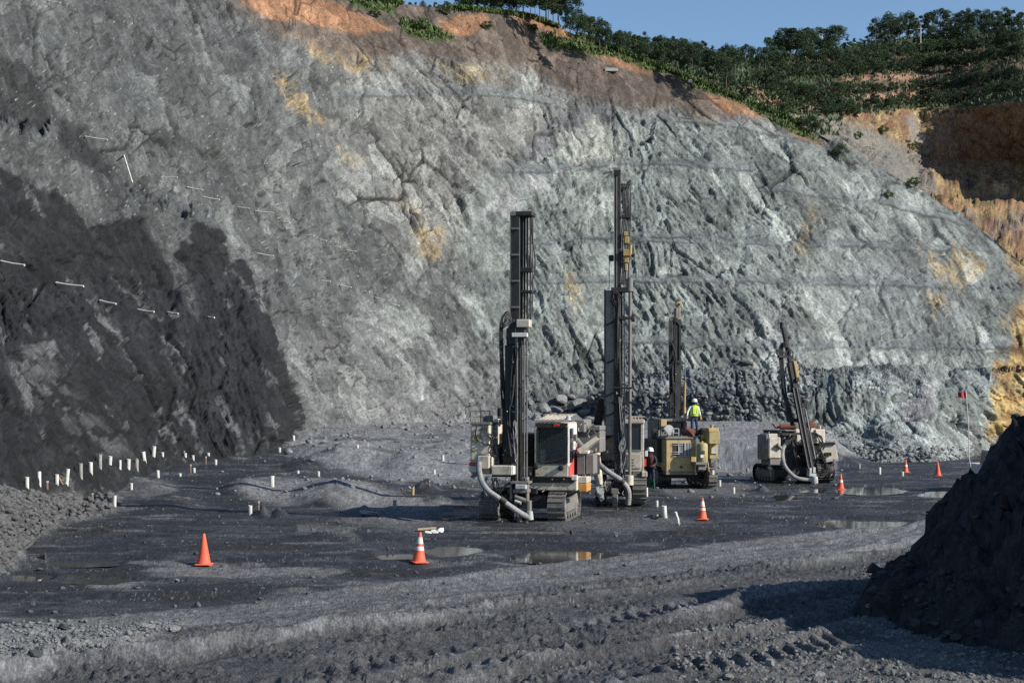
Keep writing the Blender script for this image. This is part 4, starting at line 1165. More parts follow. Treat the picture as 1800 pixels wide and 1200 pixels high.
HB = [(958, 722, 34, 20), (985, 706, 30, 20), (1012, 716, 38, 24), (968, 740, 36, 16), (1004, 740, 34, 18), (1036, 742, 28, 18), (940, 736, 24, 16), (1038, 706, 22, 14), (978, 724, 24, 16),
                                     (1024, 728, 24, 16), (950, 702, 18, 12), (1006, 696, 20, 12), (925, 728, 18, 12), (1052, 722, 18, 14), (930, 708, 14, 10), (1068, 738, 16, 10)]
for i, (x, y, w_, h__) in enumerate(HB):
    put_rock(x, y, w_, h__, RK[i % 6], bl % ordinal(sorted(HB).index((x, y, w_, h__))), 'boulder heap behind the front rigs')
for x, y, w_, h__, lb in [(890, 722, 16, 12, 'lone boulder at the wall foot left of the boulder heap'), (1312, 636, 34, 14, 'broad pale boulder on the rubble bench above the yellow rig'), (1298, 634, 16, 12, 'boulder beside the broad pale one on the rubble bench'),
                          (1350, 700, 20, 20, 'dark block on the bench face right of the worker on the yellow rig'), (1152, 725, 14, 12, 'boulder on the bench foot left of the yellow rig mast'), (672, 750, 14, 10, 'boulder on the light floor below the middle wall'),
                          (592, 772, 14, 9, 'boulder on the light floor near the dark buttress'), (700, 775, 16, 9, 'boulder on the light floor left of the front rig'), (790, 748, 12, 9, 'small boulder at the wall foot left of the front rig')]:
    put_rock(x, y, w_, h__, random.choice(RK), lb)
for x, y, w_, h__, me, lb in [(1355, 1168, 20, 20, RP[0], 'pale upright stone on the lit gravel in front of the shadow'), (257, 1105, 26, 12, RP[1], 'flat pale stone left of a second one on the near road edge'), (306, 1106, 22, 12, RP[2], 'flat pale stone right of a second one on the near road edge'),
                              (108, 1106, 24, 14, RD[0], 'lumpy grey stone on the gravel at the lower left'), (60, 1150, 26, 16, RD[1], 'grey stone on the lower left gravel patch'), (1003, 936, 9, 9, RD[2], 'small cube like stone in front of the drill rigs'),
                              (310, 1022, 12, 8, RP[0], 'small pale stone right of the light patch by the plain cone'), (1300, 1150, 16, 10, RD[0], 'grey stone at the edge of the mound shadow'), (1440, 1186, 26, 14, RP[2], 'pale stone at the bottom edge right of centre'),
                              (1535, 1070, 14, 8, RP[1], 'pale flat stone just left of the mound foot'), (1460, 1192, 16, 10, RD[1], 'dark stone at the bottom edge in front of the mound'), (1280, 1192, 18, 10, RP[1], 'pale chip at the bottom edge below the shadow'),
                              (1406, 1075, 14, 10, RD[2], 'dark clod on the road above the mound shadow'), (75, 978, 18, 14, RD[2], 'dark clod at the foot of the left rubble')]:
    put_rock(x, y, w_, h__, me, lb, None, 'stone', 'stone')
o = put_rock(648, 904, 40, 14, RP[0], 'flat whitish rock slab on the floor left of the front rig', None, 'rock_slab', 'rock', .2)
put_rock(1768, 930, 50, 66, RD[0], 'jagged lit rock jutting from the dark mound', None, 'jutting_rock', 'rock', 1.0)
put_rock(1785, 735, 24, 14, RD[1], 'dark rock on the crest of the mound', None, 'crest_rock', 'rock', .5)

# small rubble, uncountable
ICO = bmesh.new(); bmesh.ops.create_icosphere(ICO, subdivisions=1, radius=1.0)
IV = np.array([v.co for v in ICO.verts]); IFc = np.array([[v.index for v in f.verts] for f in ICO.faces]); ICO.free()
def rubble(P, N, smin, smax, name, label, mat, power=2.5, scale_d=False):
    idx = rng.integers(0, len(P), N)
    b = P[idx]
    s = smin + (smax - smin) * rng.uniform(0, 1, N) ** power
    if scale_d: s = s * b[:, 1]
    sc_ = s[:, None] * rng.uniform(.55, 1.2, (N, 3)) * np.array((1, 1, .75))
    jit = 1 + rng.uniform(-.28, .28, (N, len(IV), 3))
    V = IV[None] * jit
    for _ in range(7):
        nn = unit(N); dd = rng.uniform(.35, .75, N)
        q = np.einsum('nvk,nk->nv', V, nn) - dd[:, None]
        V = V - np.clip(q, 0, None)[..., None] * nn[:, None, :]
    V = V * 1.25 * sc_[:, None, :]
    an = rng.uniform(0, 6.28, N); ca, sa = np.cos(an)[:, None], np.sin(an)[:, None]
    V = np.stack([V[..., 0] * ca - V[..., 1] * sa, V[..., 0] * sa + V[..., 1] * ca, V[..., 2]], -1)
    V = V + b[:, None, :] + np.array((0, 0, .25)) * s[:, None, None]
    me = bpy.data.meshes.new(name)
    nv, nf = len(IV), len(IFc)
    me.vertices.add(N * nv); me.vertices.foreach_set('co', V.reshape(-1).astype(np.float32))
    f = (IFc[None] + (np.arange(N) * nv)[:, None, None]).reshape(-1)
    me.loops.add(len(f)); me.loops.foreach_set('vertex_index', f.astype(np.int32))
    me.polygons.add(N * nf); me.polygons.foreach_set('loop_start', np.arange(N * nf, dtype=np.int32) * 3)
    me.update(calc_edges=True)
    o = link(name, me, mat); tag(o, label, 'rubble', kind='stuff'); return o
sel = region(wpx, wpy, [(830, 690), (940, 660), (1100, 640), (1250, 632), (1430, 634), (1450, 660), (1400, 735), (900, 742), (700, 742), (560, 742), (620, 725), (800, 722)], 6) > .5
rubble(wflat[sel], 3000, .03, .30, 'bench_rubble', 'loose grey rubble covering the bench at the foot of the far wall', M['rock'], 5.0)
gpx, gpy, gflat = GPX.reshape(-1), GPY.reshape(-1), GP.reshape(-1, 3)
sel = region(gpx, gpy, [(-10, 850), (60, 868), (130, 868), (215, 878), (190, 905), (110, 920), (45, 958), (15, 1010), (-10, 1010)], 6) > .3
rubble(gflat[sel], 2200, .02, .17, 'toe_rubble', 'broken grey rock at the foot of the left wall', M['rock_dark'], 3.0)
sel = region(wpx, wpy, [(-12, 855), (60, 868), (140, 866), (110, 905), (50, 950), (-12, 1010)], 4) > .4
rubble(wflat[sel], 1500, .015, .16, 'wall_foot_rubble', 'dark broken rock heaped against the foot of the left wall', M['rock_dark'], 3.0)
sel = (region(gpx, gpy, [(-10, 1112), (110, 1104), (255, 1098), (335, 1094), (210, 1150), (60, 1172), (-10, 1190)], 6) > .3)
rubble(gflat[sel], 1500, .008, .06, 'road_edge_gravel', 'light gravel along the near left edge of the haul road', M['rock'], 3.0)
sel = (gpy > 1085) & (gpx > 1180) & (gpx < 1810) & (gpy < 1215)
rubble(gflat[sel], 2600, .006, .055, 'foreground_gravel', 'grey gravel scattered in front of the dark mound', M['rock'], 4.5)
sel = (gpy > 880) & (gpy < 1085) & (gpx > -10) & (gpx < 1810)
rubble(gflat[sel], 1300, .008, .07, 'pad_clods', 'small clods and stones scattered over the muddy drill pad', M['rock_dark'], 6.0)
sel = (gpy > 735) & (gpy < 880) & (gpx > 380) & (gpx < 1480)
rubble(gflat[sel], 1600, .0004, .0026, 'floor_stones', 'stones scattered over the pale pit floor', M['rock'], 5.0, True)
sflat = SP.reshape(-1, 3); spy = HY - (sflat[:, 2] - H) * F / sflat[:, 1]
sel = (spy > 785) & (spy < 830)
rubble(sflat[sel], 900, .03, .25, 'spur_scree', 'pale scree at the foot of the green rock spur', M['rock'], 3.0)

mflat = MP.reshape(-1, 3)
mm = mflat[:, 2] > .12
rubble(mflat[mm], 2000, .01, .09, 'mound_rubble', 'dark broken rock lying over the spoil mound', M['rock_black'], 3.0)
mm = (mflat[:, 2] > -.06) & (mflat[:, 2] < .9) & (mflat[:, 0] < 9.5)
rubble(mflat[mm], 500, .02, .13, 'mound_foot_rubble', 'dark stones rolled to the foot of the spoil mound', M['rock_black'], 3.0)

# ================================================================== SMALL PROPS
# traffic cones
def cone(px_, py_, hpx, bands, label, tilt=(0, 0)):
    p = hit(px_, py_, [ground])[0]
    h = hpx * p.y / F
    t = empty('traffic_cone', p + Vector((0, 0, .01)), random.uniform(-.4, .4)); t.rotation_euler.x, t.rotation_euler.y = tilt
    tag(t, label, 'traffic cone', 'orange traffic cones around the drill pad')
    r0, r1, hb = h * .215, h * .045, h * .045
    prof = lambda z: r0 + (r1 - r0) * (z - hb) / (h - hb)
    mb = MB(); a = h * .27
    mb.prism([(a * x, a * y, 0) for x, y in ((-1, -.8), (-.8, -1), (.8, -1), (1, -.8), (1, .8), (.8, 1), (-.8, 1), (-1, .8))], (0, 0, hb))
    mb.build('base', M['cone'], t, bevel=h * .01)
    mb = MB(); mb.lathe([(r0 * 1.12, hb * .9), (r0, hb * 1.7), (prof(h * .4), h * .4), (prof(h * .8), h * .8), (r1, h * .985), (r1 * .7, h)], n=24)
    mb.build('body', M['cone'], t, smooth=True)
    for z0, z1 in bands:
        mb = MB(); e = h * .008
        mb.lathe([(prof(z0 * h) + .002, z0 * h), (prof(z0 * h) + e, z0 * h + .004), (prof(z1 * h) + e, z1 * h - .004), (prof(z1 * h) + .002, z1 * h)], n=24)
        mb.build('reflective_band', M['cone_white'], t, smooth=True)
    mb = MB(); mb.lathe([(r1 * .62, h * .99), (r1 * .55, h * .999), (r1 * .5, h * 1.004)], n=16); mb.build('top_opening', M['black'], t)
cone(357, 995, 55, [], 'plain orange traffic cone without bands, nearest the left wall')
cone(735, 989, 53, [(.62, .84), (.40, .54)], 'muddy orange cone with two dirty white bands beside a puddle', (.03, .03))
cone(1233, 912, 38, [(.60, .85), (.42, .54)], 'orange cone with white bands right of the front drill rigs')
cone(1476, 859, 27, [(.45, .62)], 'orange cone beside the tilted mast rig, close to its crawler')
cone(1591, 828, 23, [(.45, .6)], 'orange cone with a pale band at the foot of the green spur')
cone(1647, 835, 25, [], 'dull reddish cone nearest the dark mound', (.0, -.03))

# drill hole collars: pieces of white pipe standing in the holes
def collar(px_, py_, hpx, dx, dirty, label, group, wpx_=None):
    h_ = hit(px_, py_)
    p = h_[0]; s = p.y / F; L = hpx * s
    r = (wpx_ or max(5.0, min(8.5, hpx * .42))) * s / 2
    t = empty('pipe_collar', p)
    tag(t, label, 'pipe', group)
    top = Vector((dx * s, random.uniform(-.1, .1) * L, L)); bot = Vector((0, 0, -.25))
    ax = (top - bot).normalized()
    n = 16; u = ax.orthogonal().normalized(); w_ = ax.cross(u)
    v, f = [], []
    for q, rr in ((bot, r), (top, r), (top, r * .86), (top - ax * min(L * .8, .3), r * .86)):
        for k in range(n):
            a = 2 * math.pi * k / n; v.append(q + (u * math.cos(a) + w_ * math.sin(a)) * rr)
    for i in range(3): f += [(i * n + k, i * n + (k + 1) % n, (i + 1) * n + (k + 1) % n, (i + 1) * n + k) for k in range(n)]
    f.append(tuple(range(3 * n, 4 * n)))
    mb = MB(); mb.add(v, f); mb.build('pipe', M['pvc_dirty'] if dirty else M['pvc'], t, smooth=True)
    mb = MB(); mb.tube([top + ax * .004 - ax * .02 + (u * math.cos(a) + w_ * math.sin(a)) * r for a in [6.2832 * k / 14 for k in range(15)]], r * .10, 5); mb.build('rim', M['pvc_dirty'] if dirty else M['pvc'], t)
A = [(45, 857, 18, 0, 0), (70, 850, 22, -1, 0), (98, 849, 15, 0, 0), (118, 844, 21, 3, 0), (141, 833, 20, 0, 1), (160, 829, 19, 0, 0), (176, 819, 21, 0, 1), (194, 814, 13, 2, 0), (210, 816, 8, 0, 0), (226, 820, 13, 1, 0), (241, 819, 14, 0, 1), (254, 808, 15, -3, 0), (269, 800, 17, 2, 0), (285, 799, 5, 0, 0),
     (326, 803, 6, 0, 0), (340, 804, 6, 0, 0), (367, 799, 5, 0, 0)]
for i, (x, y, h_, dx, dt) in enumerate(A):
    collar(x, y, h_, dx, dt, ('mud stained' if dt else 'white') + ' pipe collar, %s from the left in the row along the dark wall foot' % ordinal(i), 'pipe collars along the wall foot', 7 if h_ > 10 else None)
Bc = [(200, 885, 15, 1, 0), (230, 858, 12, 0, 0), (277, 839, 13, -1, 0), (317, 836, 5, 0, 0), (341, 829, 8, 0, 0), (379, 817, 9, 0, 0), (440, 903, 17, 0, 0), (479, 852, 19, 0, 0), (491, 792, 8, 0, 0), (516, 773, 9, 0, 0), (522, 832, 5, 0, 0), (558, 834, 9, 0, 0), (627, 787, 6, 0, 0), (695, 892, 15, -1, 1), (763, 832, 8, 0, 0), (778, 808, 10, 0, 0)]
for i, (x, y, h_, dx, dt) in enumerate(Bc):
    collar(x, y, h_, dx, dt, ('mud stained' if dt else 'white') + ' pipe collar out on the pad, %s from the left before the front rig' % ordinal(i), 'pipe collars on the drill pad')
Cc = [(1134, 872, 16, 0, 0), (1153, 888, 11, 0, 0), (1168, 909, 21, -3, 0), (1265, 853, 11, 0, 0), (1288, 865, 11, 0, 0), (1511, 823, 8, 0, 1), (1547, 832, 12, 0, 0), (1584, 835, 8, 0, 0)]
for i, (x, y, h_, dx, dt) in enumerate(Cc):
    collar(x, y, h_, dx, dt, 'white pipe collar right of the front rigs, %s from the left there' % ordinal(i), 'pipe collars right of the front rigs')
# bent pipe
p = hit(1193, 922)[0]; s_ = p.y / F
t = empty('bent_pipe', p); tag(t, 'thin bent white pipe leaning on the mud beside the banded cone', 'pipe')
mb = MB(); mb.tube(spline([(0, 0, -.1), (-.02, 0, 10 * s_), (-4 * s_, 0, 18 * s_), (-5 * s_, 0, 22 * s_), (-8 * s_, .03, 21 * s_)], 5), .04, 8); mb.build('pipe', M['pvc'], t, smooth=True)
mb = MB(); mb.tube([(0, 0, -.05), (0, 0, .06)], .05, 10); mb.build('sleeve', M['pvc_dirty'], t, smooth=True)
# beige collar with flagging tape
p = hit(724, 869)[0]; s_ = p.y / F
t = empty('flagged_collar', p); tag(t, 'beige pipe collar with white flagging strips tied on top', 'pipe')
mb = MB(); mb.cyl((0, 0, -.1), (.02, 0, 12 * s_), 2.6 * s_, n=14); mb.build('pipe', M['yellow'], t, smooth=True)
for dx in (-6, 3):
    mb = MB(); mb.prism([(0, 0, 11 * s_), (dx * s_, 0, 16 * s_), (dx * 1.1 * s_, 0, 13.5 * s_), (.3 * s_, 0, 9 * s_)], (0, .02, 0)); mb.build('flagging_strip', M['cloth_white'], t)
# stakes
for i, (x, y, h_, dx, th) in enumerate([(82, 859, 15, 0, 2.2), (164, 881, 13, -2, 1.6), (333, 830, 15, 0, 1.4), (362, 815, 14, 0, 1.4), (455, 896, 17, 0, 1.4), (753, 852, 11, 0, 1.4), (324, 800, 8, 0, 1.2), (241, 810, 8, 0, 1.2)]):
    p = hit(x, y)[0]; s_ = p.y / F
    t = empty('marker_stake', p); tag(t, 'thin wooden marker stake, %s from the left among the pipe collars' % ordinal(sorted([82, 164, 333, 362, 455, 753, 324, 241]).index(x)), 'stake', 'marker stakes on the pad')
    mb = MB(); mb.bar((0, 0, -.15), (dx * s_, 0, h_ * s_), th * s_, .03); mb.build('stick', M['wood'], t)
    mb = MB(); mb.box(-th * s_ * .7 + dx * s_ * .8, th * s_ * .7 + dx * s_ * .8, -.02, .02, h_ * s_ * .8, h_ * s_ * .95); mb.build('marker_tape', M['cloth_white'], t)
p = hit(109, 851)[0]; s_ = p.y / F
t = empty('crossed_boards', p); tag(t, 'two thin reddish boards crossed between two pipe collars', 'board')
for a, b_ in (((-5, 0, 14), (3, .0, 0)), ((-8, .05, 8), (4, .05, 8.5))):
    mb = MB(); mb.bar([q * (s_ if i != 1 else 1) for i, q in enumerate(a)], [q * (s_ if i != 1 else 1) for i, q in enumerate(b_)], 1.6 * s_, .03); mb.build('board', M['wood'], t)
# torn packaging on the ground
p = hit(755, 934)[0]; s_ = p.y / F
t = empty('torn_packaging', p); tag(t, 'torn cardboard tube and crumpled white sack on the mud behind the banded cone', 'litter')
mb = MB(); mb.cyl((-22 * s_, .1, .06), (10 * s_, .25, .09), 2.6 * s_, n=12); mb.build('cardboard_tube', M['wood'], t, smooth=True)
for k, (x0, x1, z1) in enumerate(((10, 26, 12), (0, 14, 5), (-8, 2, 5))):
    me = rock_mesh('crumpled_sack', 60 + k, 2, M['cloth_white']); o = link('crumpled_sack', me, None, t)
    o.location = ((x0 + x1) / 2 * s_, -.05 - .1 * k, z1 * s_ * .35); o.scale = ((x1 - x0) * .6 * s_, .16, z1 * .5 * s_); o.rotation_euler = (.2, -.35, k)

# drain pipes in the wall
DR = [(85, 2, 106, 5), (150, 240, 189, 246), (218, 273, 233, 321), (289, 311, 312, 312), (329, 329, 357, 334), (358, 346, 386, 351), (419, 364, 438, 366), (449, 371, 481, 374), (497, 390, 509, 391), (453, 445, 481, 450), (540, 413, 552, 414),
      (562, 421, 574, 423), (586, 433, 598, 434), (610, 440, 626, 442), (565, 493, 581, 495), (598, 501, 618, 505), (660, 523, 675, 526), (690, 535, 702, 537), (640, 512, 650, 513),
      (2, 459, 43, 466), (99, 497, 147, 503), (176, 528, 204, 534), (243, 544, 271, 548), (296, 549, 313, 551), (366, 557, 377, 558)]
low = sorted([d for d in DR if d in DR[19:]]); up = sorted([d for d in DR if d not in low])
for grp, nm in ((up, 'white drain pipe high on the grey left wall, %s from the left'), (low, 'white drain pipe in the dark buttress row, %s from the left')):
    for i, (x0, y0, x1, y1) in enumerate(grp):
        h_ = hit(x0, y0, [pit_wall])
        h2 = hit(x1, y1, [pit_wall])
        d = min(h_[0].y, h2[0].y) - .3 if h2 else h_[0].y - .3
        a = h_[0] + (h_[0] - Vector((0, 0, H))).normalized() * .5; e = W(x1, y1, d - .5)
        t = empty('drain_pipe', h_[0]); tag(t, nm % ordinal(i), 'pipe', 'drain pipes in the pit wall')
        a2, e2 = W(x0, y0, d) - h_[0], e - h_[0]
        mb = MB(); mb.cyl(a - h_[0], a2, .06, n=8); mb.tube([a2, (a2 + e2) / 2 - Vector((0, 0, .03)), e2], max(.055, d / F * 1.0), 10); mb.build('pipe', M['pvc'], t, smooth=True)
# posts on the terraces, white slabs on the crest
for x, yt, lb in ((1443, 47, 'pale concrete power pole on the small wooded hump'), (1617, 47, 'pale concrete power pole on the highest wooded hill')):
    base = hill_point(x, yt + 52); s_ = base.y / F
    t = empty('power_pole', base); tag(t, lb, 'pole')
    ht = (H - (yt - HY) * base.y / F) - base.z
    mb = MB(); mb.cyl((0, 0, -1), (0, 0, ht), .34, .26, 8); mb.build('post', M['concrete'], t)
    mb = MB(); mb.box(-1.0, 1.0, -.1, .1, ht - .9, ht - .7); mb.build('crossarm', M['concrete'], t)
for x, y, w_, h__, lb in ((1076, 123, 22, 4, 'flat white concrete slab on the crest below the green slope'), (1213, 146, 8, 5, 'small white block at the edge of the wood')):
    h_ = hit(x, y) or (W(x, y, 345),)
    p = h_[0]; s_ = p.y / F
    t = empty('concrete_slab', p); tag(t, lb, 'slab')
    mb = MB(); mb.box(-w_ / 2 * s_, w_ / 2 * s_, -1, .3, -.2, h__ * .6 * s_); mb.box(-w_ / 2 * s_, w_ * .2 * s_, -1.003, .2, h__ * .6 * s_, h__ * s_); mb.build('slab', M['concrete'], t, bevel=.03)
    mb = MB(); mb.box(w_ * .2 * s_ + .02, w_ * .45 * s_, -.8, .1, h__ * .6 * s_ + .003, h__ * .85 * s_); mb.build('block', M['concrete'], t, bevel=.03)
# ================================================================== DRILL RIGS
class Rig:
    def __init__(s, px0, py0, D, rot, label, cat='drill rig'):
        s.D = D; s.S = F / D
        s.loc = W(px0, py0, D)
        s.root = empty('drill_rig', s.loc, rot)
        tag(s.root, label, cat, 'blast hole drill rigs on the pit floor')
        s.R = Matrix.Rotation(-rot, 3, 'Z')
    def P(s, px, py, y=0.0):
        """local point seen at pixel (px,py), y metres behind the rig's front"""
        return s.R @ (W(px, py, s.D + y) - s.loc)
    def box(s, mb, x0, x1, y0, y1, d0, d1):
        """block whose front face fills the pixel box, from d0 to d1 metres deep"""
        a, b_ = s.P(x0, y1, d0), s.P(x1, y0, d0)
        xc, yc = (a.x + b_.x) / 2, (a.y + b_.y) / 2
        hw = abs(b_.x - a.x) / 2
        mb.box(xc - hw, xc + hw, yc, yc + (d1 - d0), a.z, b_.z)
    def part(s, name, mat, boxes, bevel=.015, parent=None, label=None):
        mb = MB()
        for q in boxes: s.box(mb, *q)
        o = mb.build(name, M[mat], parent or s.root, bevel=bevel)
        if label: o['label'] = label
        return o
    def cyl(s, name, mat, a, b_, r, r1=None, n=12, parent=None, label=None):
        mb = MB(); mb.cyl(s.P(*a), s.P(*b_), r / s.S, None if r1 is None else r1 / s.S, n)
        o = mb.build(name, M[mat], parent or s.root, smooth=True)
        if label: o['label'] = label
        return o
    def hose(s, pts, r, mat='rubber', name='hydraulic_hose', n=7, ribs=0, parent=None, seg=6):
        mb = MB(); mb.tube(spline([s.P(*p) for p in pts], seg), r / s.S, n, ribs)
        return mb.build(name, M[mat], parent or s.root, smooth=not ribs)
    def hoses(s, pts, spread, n, r, mat='rubber', parent=None):
        for k in range(n):
            q = [(p[0] + random.uniform(-1, 1) * spread, p[1] + random.uniform(-1, 1) * spread * .6, p[2] + random.uniform(-.12, .12)) for p in pts]
            s.hose(q, r * random.uniform(.75, 1.15), mat, parent=parent)
    def crawler(s, x0, x1, y0, y1, d0, length, mat='track'):
        """one crawler: frame > track_belt, sprocket, idler, rollers"""
        a, b_ = s.P(x0, y1, d0), s.P(x1, y0, d0)
        xa, xb, ya, za, zb = a.x, b_.x, (a.y + b_.y) / 2, a.z, b_.z
        yb = ya + length; r = (zb - za) / 2; zc = (za + zb) / 2
        mb = MB(); w = xb - xa
        mb.box(xa + w * .18, xb - w * .18, ya + r, yb - r, zc - r * .45, zc + r * .45)
        fr = mb.build('crawler_frame', M['dusty'], s.root, bevel=.02)
        # belt of shoes
        mb = MB(); per = 2 * (length - 2 * r) + 2 * math.pi * r; n = int(per / .17); st = per / n
        def at(q):
            L = length - 2 * r
            if q < L: return (ya + r + q, zb, 0.0)
            q -= L
            if q < math.pi * r: t = q / r; return (yb - r + r * math.sin(t), zc + r * math.cos(t), t)
            q -= math.pi * r
            if q < L: return (yb - r - q, za, math.pi)
            q -= L; t = q / r
            return (ya + r - r * math.sin(t), zc - r * math.cos(t), math.pi + t)
        for k in range(n):
            y, z, t = at(k * st)
            Mx = Matrix.Translation((0, y, z)) @ Matrix.Rotation(-t, 4, 'X')
            mb.box(xa, xb, -st * .46, st * .46, -.045, -.012, Mx)
            mb.box(xa + .003, xb - .003, -st * .10, st * .08, -.010, .032, Mx)
            mb.box(xa + w * .3, xb - w * .3, -st * .3, st * .3, -.13, -.05, Mx)
        mb.build('track_belt', M[mat], fr)
        for nm, yy, rr in (('sprocket', ya + r * 1.05, r * .80), ('idler', yb - r * 1.05, r * .74)):
            mb = MB(); mb.lathe([(rr * .3, xa + w * .06), (rr * .35, xa + w * .10), (rr * .92, xa + w * .14), (rr, xa + w * .2), (rr, xb - w * .2), (rr * .92, xb - w * .14), (rr * .35, xb - w * .10), (rr * .3, xb - w * .06)], (0, yy, zc), 18, 'X')
            mb.build(nm, M['dusty'], fr, smooth=True)
        for k in range(5):
            yy = ya + r * 1.6 + (length - 3.2 * r) * k / 4
            mb = MB(); mb.cyl((xa + w * .1, yy, za + .22 * r * 2 * .5 + .05), (xb - w * .1, yy, za + .22 * r * 2 * .5 + .05), r * .2, n=10); mb.build('roller', M['dusty'], fr, smooth=True)
        return fr
    def text(s, body, a, hpx, mat='ink', parent=None, name='lettering'):
        cu = bpy.data.curves.new(name, 'FONT'); cu.body = body; cu.size = hpx / s.S * 1.35; cu.extrude = .002
        o0 = bpy.data.objects.new('tmp', cu); COL.objects.link(o0)
        me = bpy.data.meshes.new_from_object(o0.evaluated_get(bpy.context.evaluated_depsgraph_get()))
        bpy.data.objects.remove(o0)
        o = link(name, me, M[mat], parent or s.root)
        o.location = s.P(*a); o.rotation_euler = (math.radians(90), 0, 0)
        return o

# ------------------------------------------------------------------ front rig (cab and mast side by side, facing the camera)
R1 = Rig(925, 917, 45.5, math.radians(-11), 'cream drill rig nearest the camera, black upright mast left of its glass cab')
r = R1
# undercarriage and deck
r.crawler(961, 993, 867, 919, .0, 3.5)
r.crawler(841, 875, 866, 916, .25, 3.4)
r.part('axle_frame', 'black', [(872, 962, 868, 893, .7, 2.9), (890, 945, 858, 868, .5, 3.0)])
dk = r.part('deck_frame', 'cream', [(925, 1016, 838, 862, .45, 3.3)], .03)
r.part('deck_shadow_beam', 'black', [(925, 1010, 838, 848, .42, .46)], 0, dk)  # black strip painting the shadow along the top of the deck front
r.part('deck_end', 'cream', [(1016.5, 1032, 838, 849, .5, 1.4)], .02, dk)
r.part('deck_corner', 'orange', [(1016.5, 1032, 849.5, 864, .5, 1.4)], .02, dk)
r.part('tow_hook', 'white_paint', [(1004, 1015, 835, 844, .25, .44)], .02, dk)
# engine house left
hs = r.part('engine_house', 'cream_light', [(826, 862, 746, 833, .05, 3.4)], .04)
r.part('house_rim', 'dusty', [(825.5, 863, 742, 746, .02, 3.4)], .01, hs)
r.part('red_reflector', 'red', [(824.5, 839, 812, 818.5, -.02, .04)], 0, hs)
r.part('stripe_board', 'white_paint', [(824.5, 839, 819, 829, -.02, .04)], 0, hs)
mb = MB(); mb.prism([r.P(825, 838, -.03), r.P(839, 826, -.03), r.P(839, 837, -.03), r.P(832, 840, -.03)], (0, .03, 0)); mb.build('mud_guard', M['dusty'], hs)
c0 = r.P(836.5, 770, .03)
mb = MB(); mb.cyl(c0, c0 + Vector((0, .015, 0)), 4.2 / r.S, n=20); em = mb.build('gear_emblem', M['sticker'], hs)
mb = MB()
for k in range(12):
    a = 2 * math.pi * k / 12; q = c0 + Vector((math.cos(a), 0, math.sin(a))) * (6 / r.S)
    mb.bar(q + Vector((0, 0, 0)), q + Vector((math.cos(a), 0, math.sin(a))) * (1.6 / r.S), 1.6 / r.S, .012)
mb.build('gear_teeth', M['ink'], em)
c1 = r.P(833, 790, .03); mb = MB(); mb.cyl(c1, c1 + Vector((0, .015, 0)), 2.2 / r.S, n=14); mb.build('round_sticker', M['sticker'], hs)
r.text('ATW RNTR  W', (835, 800.5, .03), 2.2, 'ink', hs)
r.hose([(838, 748, -.02), (836, 764, -.05), (842, 776, -.05), (856, 781, -.05), (868, 780, .1)], 1.1)
r.hose([(848, 746, -.02), (846, 768, -.05), (852, 780, -.05), (862, 778, .1)], 1.0)
r.part('engine_block', 'black', [(862.5, 940, 762, 838, 1.3, 4.2)], .03)
r.part('top_air_filter', 'white_paint', [(868, 876, 736, 746, 1.2, 1.6)], .02)
r.part('top_box', 'dusty', [(848, 866, 730, 743, 1.4, 2.2), (880, 884, 734, 745, 1.2, 1.6)], .02)
r.cyl('air_intake', 'black', (879, 732, 1.3), (879, 717, 1.3), 5, n=12)
r.hoses([(853, 748, -.05), (857, 762, -.08), (866, 772, .0), (862, 790, .0), (868, 800, .1)], 5, 7, .8)
# boom / cradle carrying the mast
r.part('mast_cradle', 'black', [(882, 906, 700, 838, .35, 1.0), (878, 934, 820, 836, .35, .9)], .03)
r.part('valve_box', 'cream', [(863, 901, 818, 835, -.35, .3)], .03)
r.part('valve_cap', 'white_paint', [(898.5, 902.5, 819, 834, -.38, .25)], .01)
r.part('hose_bracket', 'cream', [(839, 860, 801, 824, -.2, .045), (862.3, 866, 803, 826, -.1, .4)], .02)
r.cyl('swing_cylinder', 'steel', (871, 782, .5), (876, 818, .3), 3.2)
# mast
fb = r.part('feed_beam', 'black', [(897, 914, 374, 868, .05, .42)], .02)
r.part('beam_edge', 'steel', [(896.2, 897.6, 376, 560, .03, .10)], 0, fb)
r.part('beam_edge', 'steel', [(905.6, 907.0, 576, 866, -.02, .04)], 0, fb)
for k, (yy) in enumerate(range(400, 860, 46)):
    r.part('beam_rib', 'dusty', [(898.5, 912.5, yy, yy + 3, .0, .048)], 0, fb)
r.part('mast_head', 'black', [(896, 937, 371, 380, .0, .5)], .03)
r.part('head_plate', 'dusty', [(897, 906, 372, 379, -.03, -.003)], .005)
for x in (917, 922, 927, 932.5):
    r.cyl('drill_rod', 'black', (x, 381, .2), (x, 562, .2), 1.7, n=8)
r.part('rod_rack_clamp', 'black', [(914, 936, 470, 478, .05, .3), (914, 936, 510, 515, .05, .3)], .01)
r.hose([(934, 380, .2), (936, 420, .2), (940, 450, .25), (940, 478, .25), (934, 500, .2)], 1.2)
for k in range(5):
    x = 916 + 4.3 * k
    r.hose([(x, 383, .1), (x + .5, 374, .05), (x + 3, 372, .05), (x + 3.5, 385, .1), (x + 3.2, 470, .12), (x + 2.5, 558, .12)], .9)
ca = r.part('carriage', 'cream', [(907, 931, 561, 575, -.12, .3)], .02)
r.part('carriage_plate', 'white_paint', [(899, 927, 585, 592, -.15, .04)], .01)
r.part('rotary_head', 'black', [(889, 924, 576, 606, .0, .45), (893, 905, 560, 580, .05, .4)], .03)
for k in range(9):
    x = 884 + random.uniform(-3, 4)
    r.hose([(901 + k * .6, 566 + k * 1.5, .1), (892 + random.uniform(-2, 2), 548 + 3 * k, .0), (x, 556 + 3 * k, 0), (x - 3, 590, .1), (x, 650 + 8 * k, .2), (890 + k * .8, 720, .3), (893 + k, 775, .3)], 1.15)
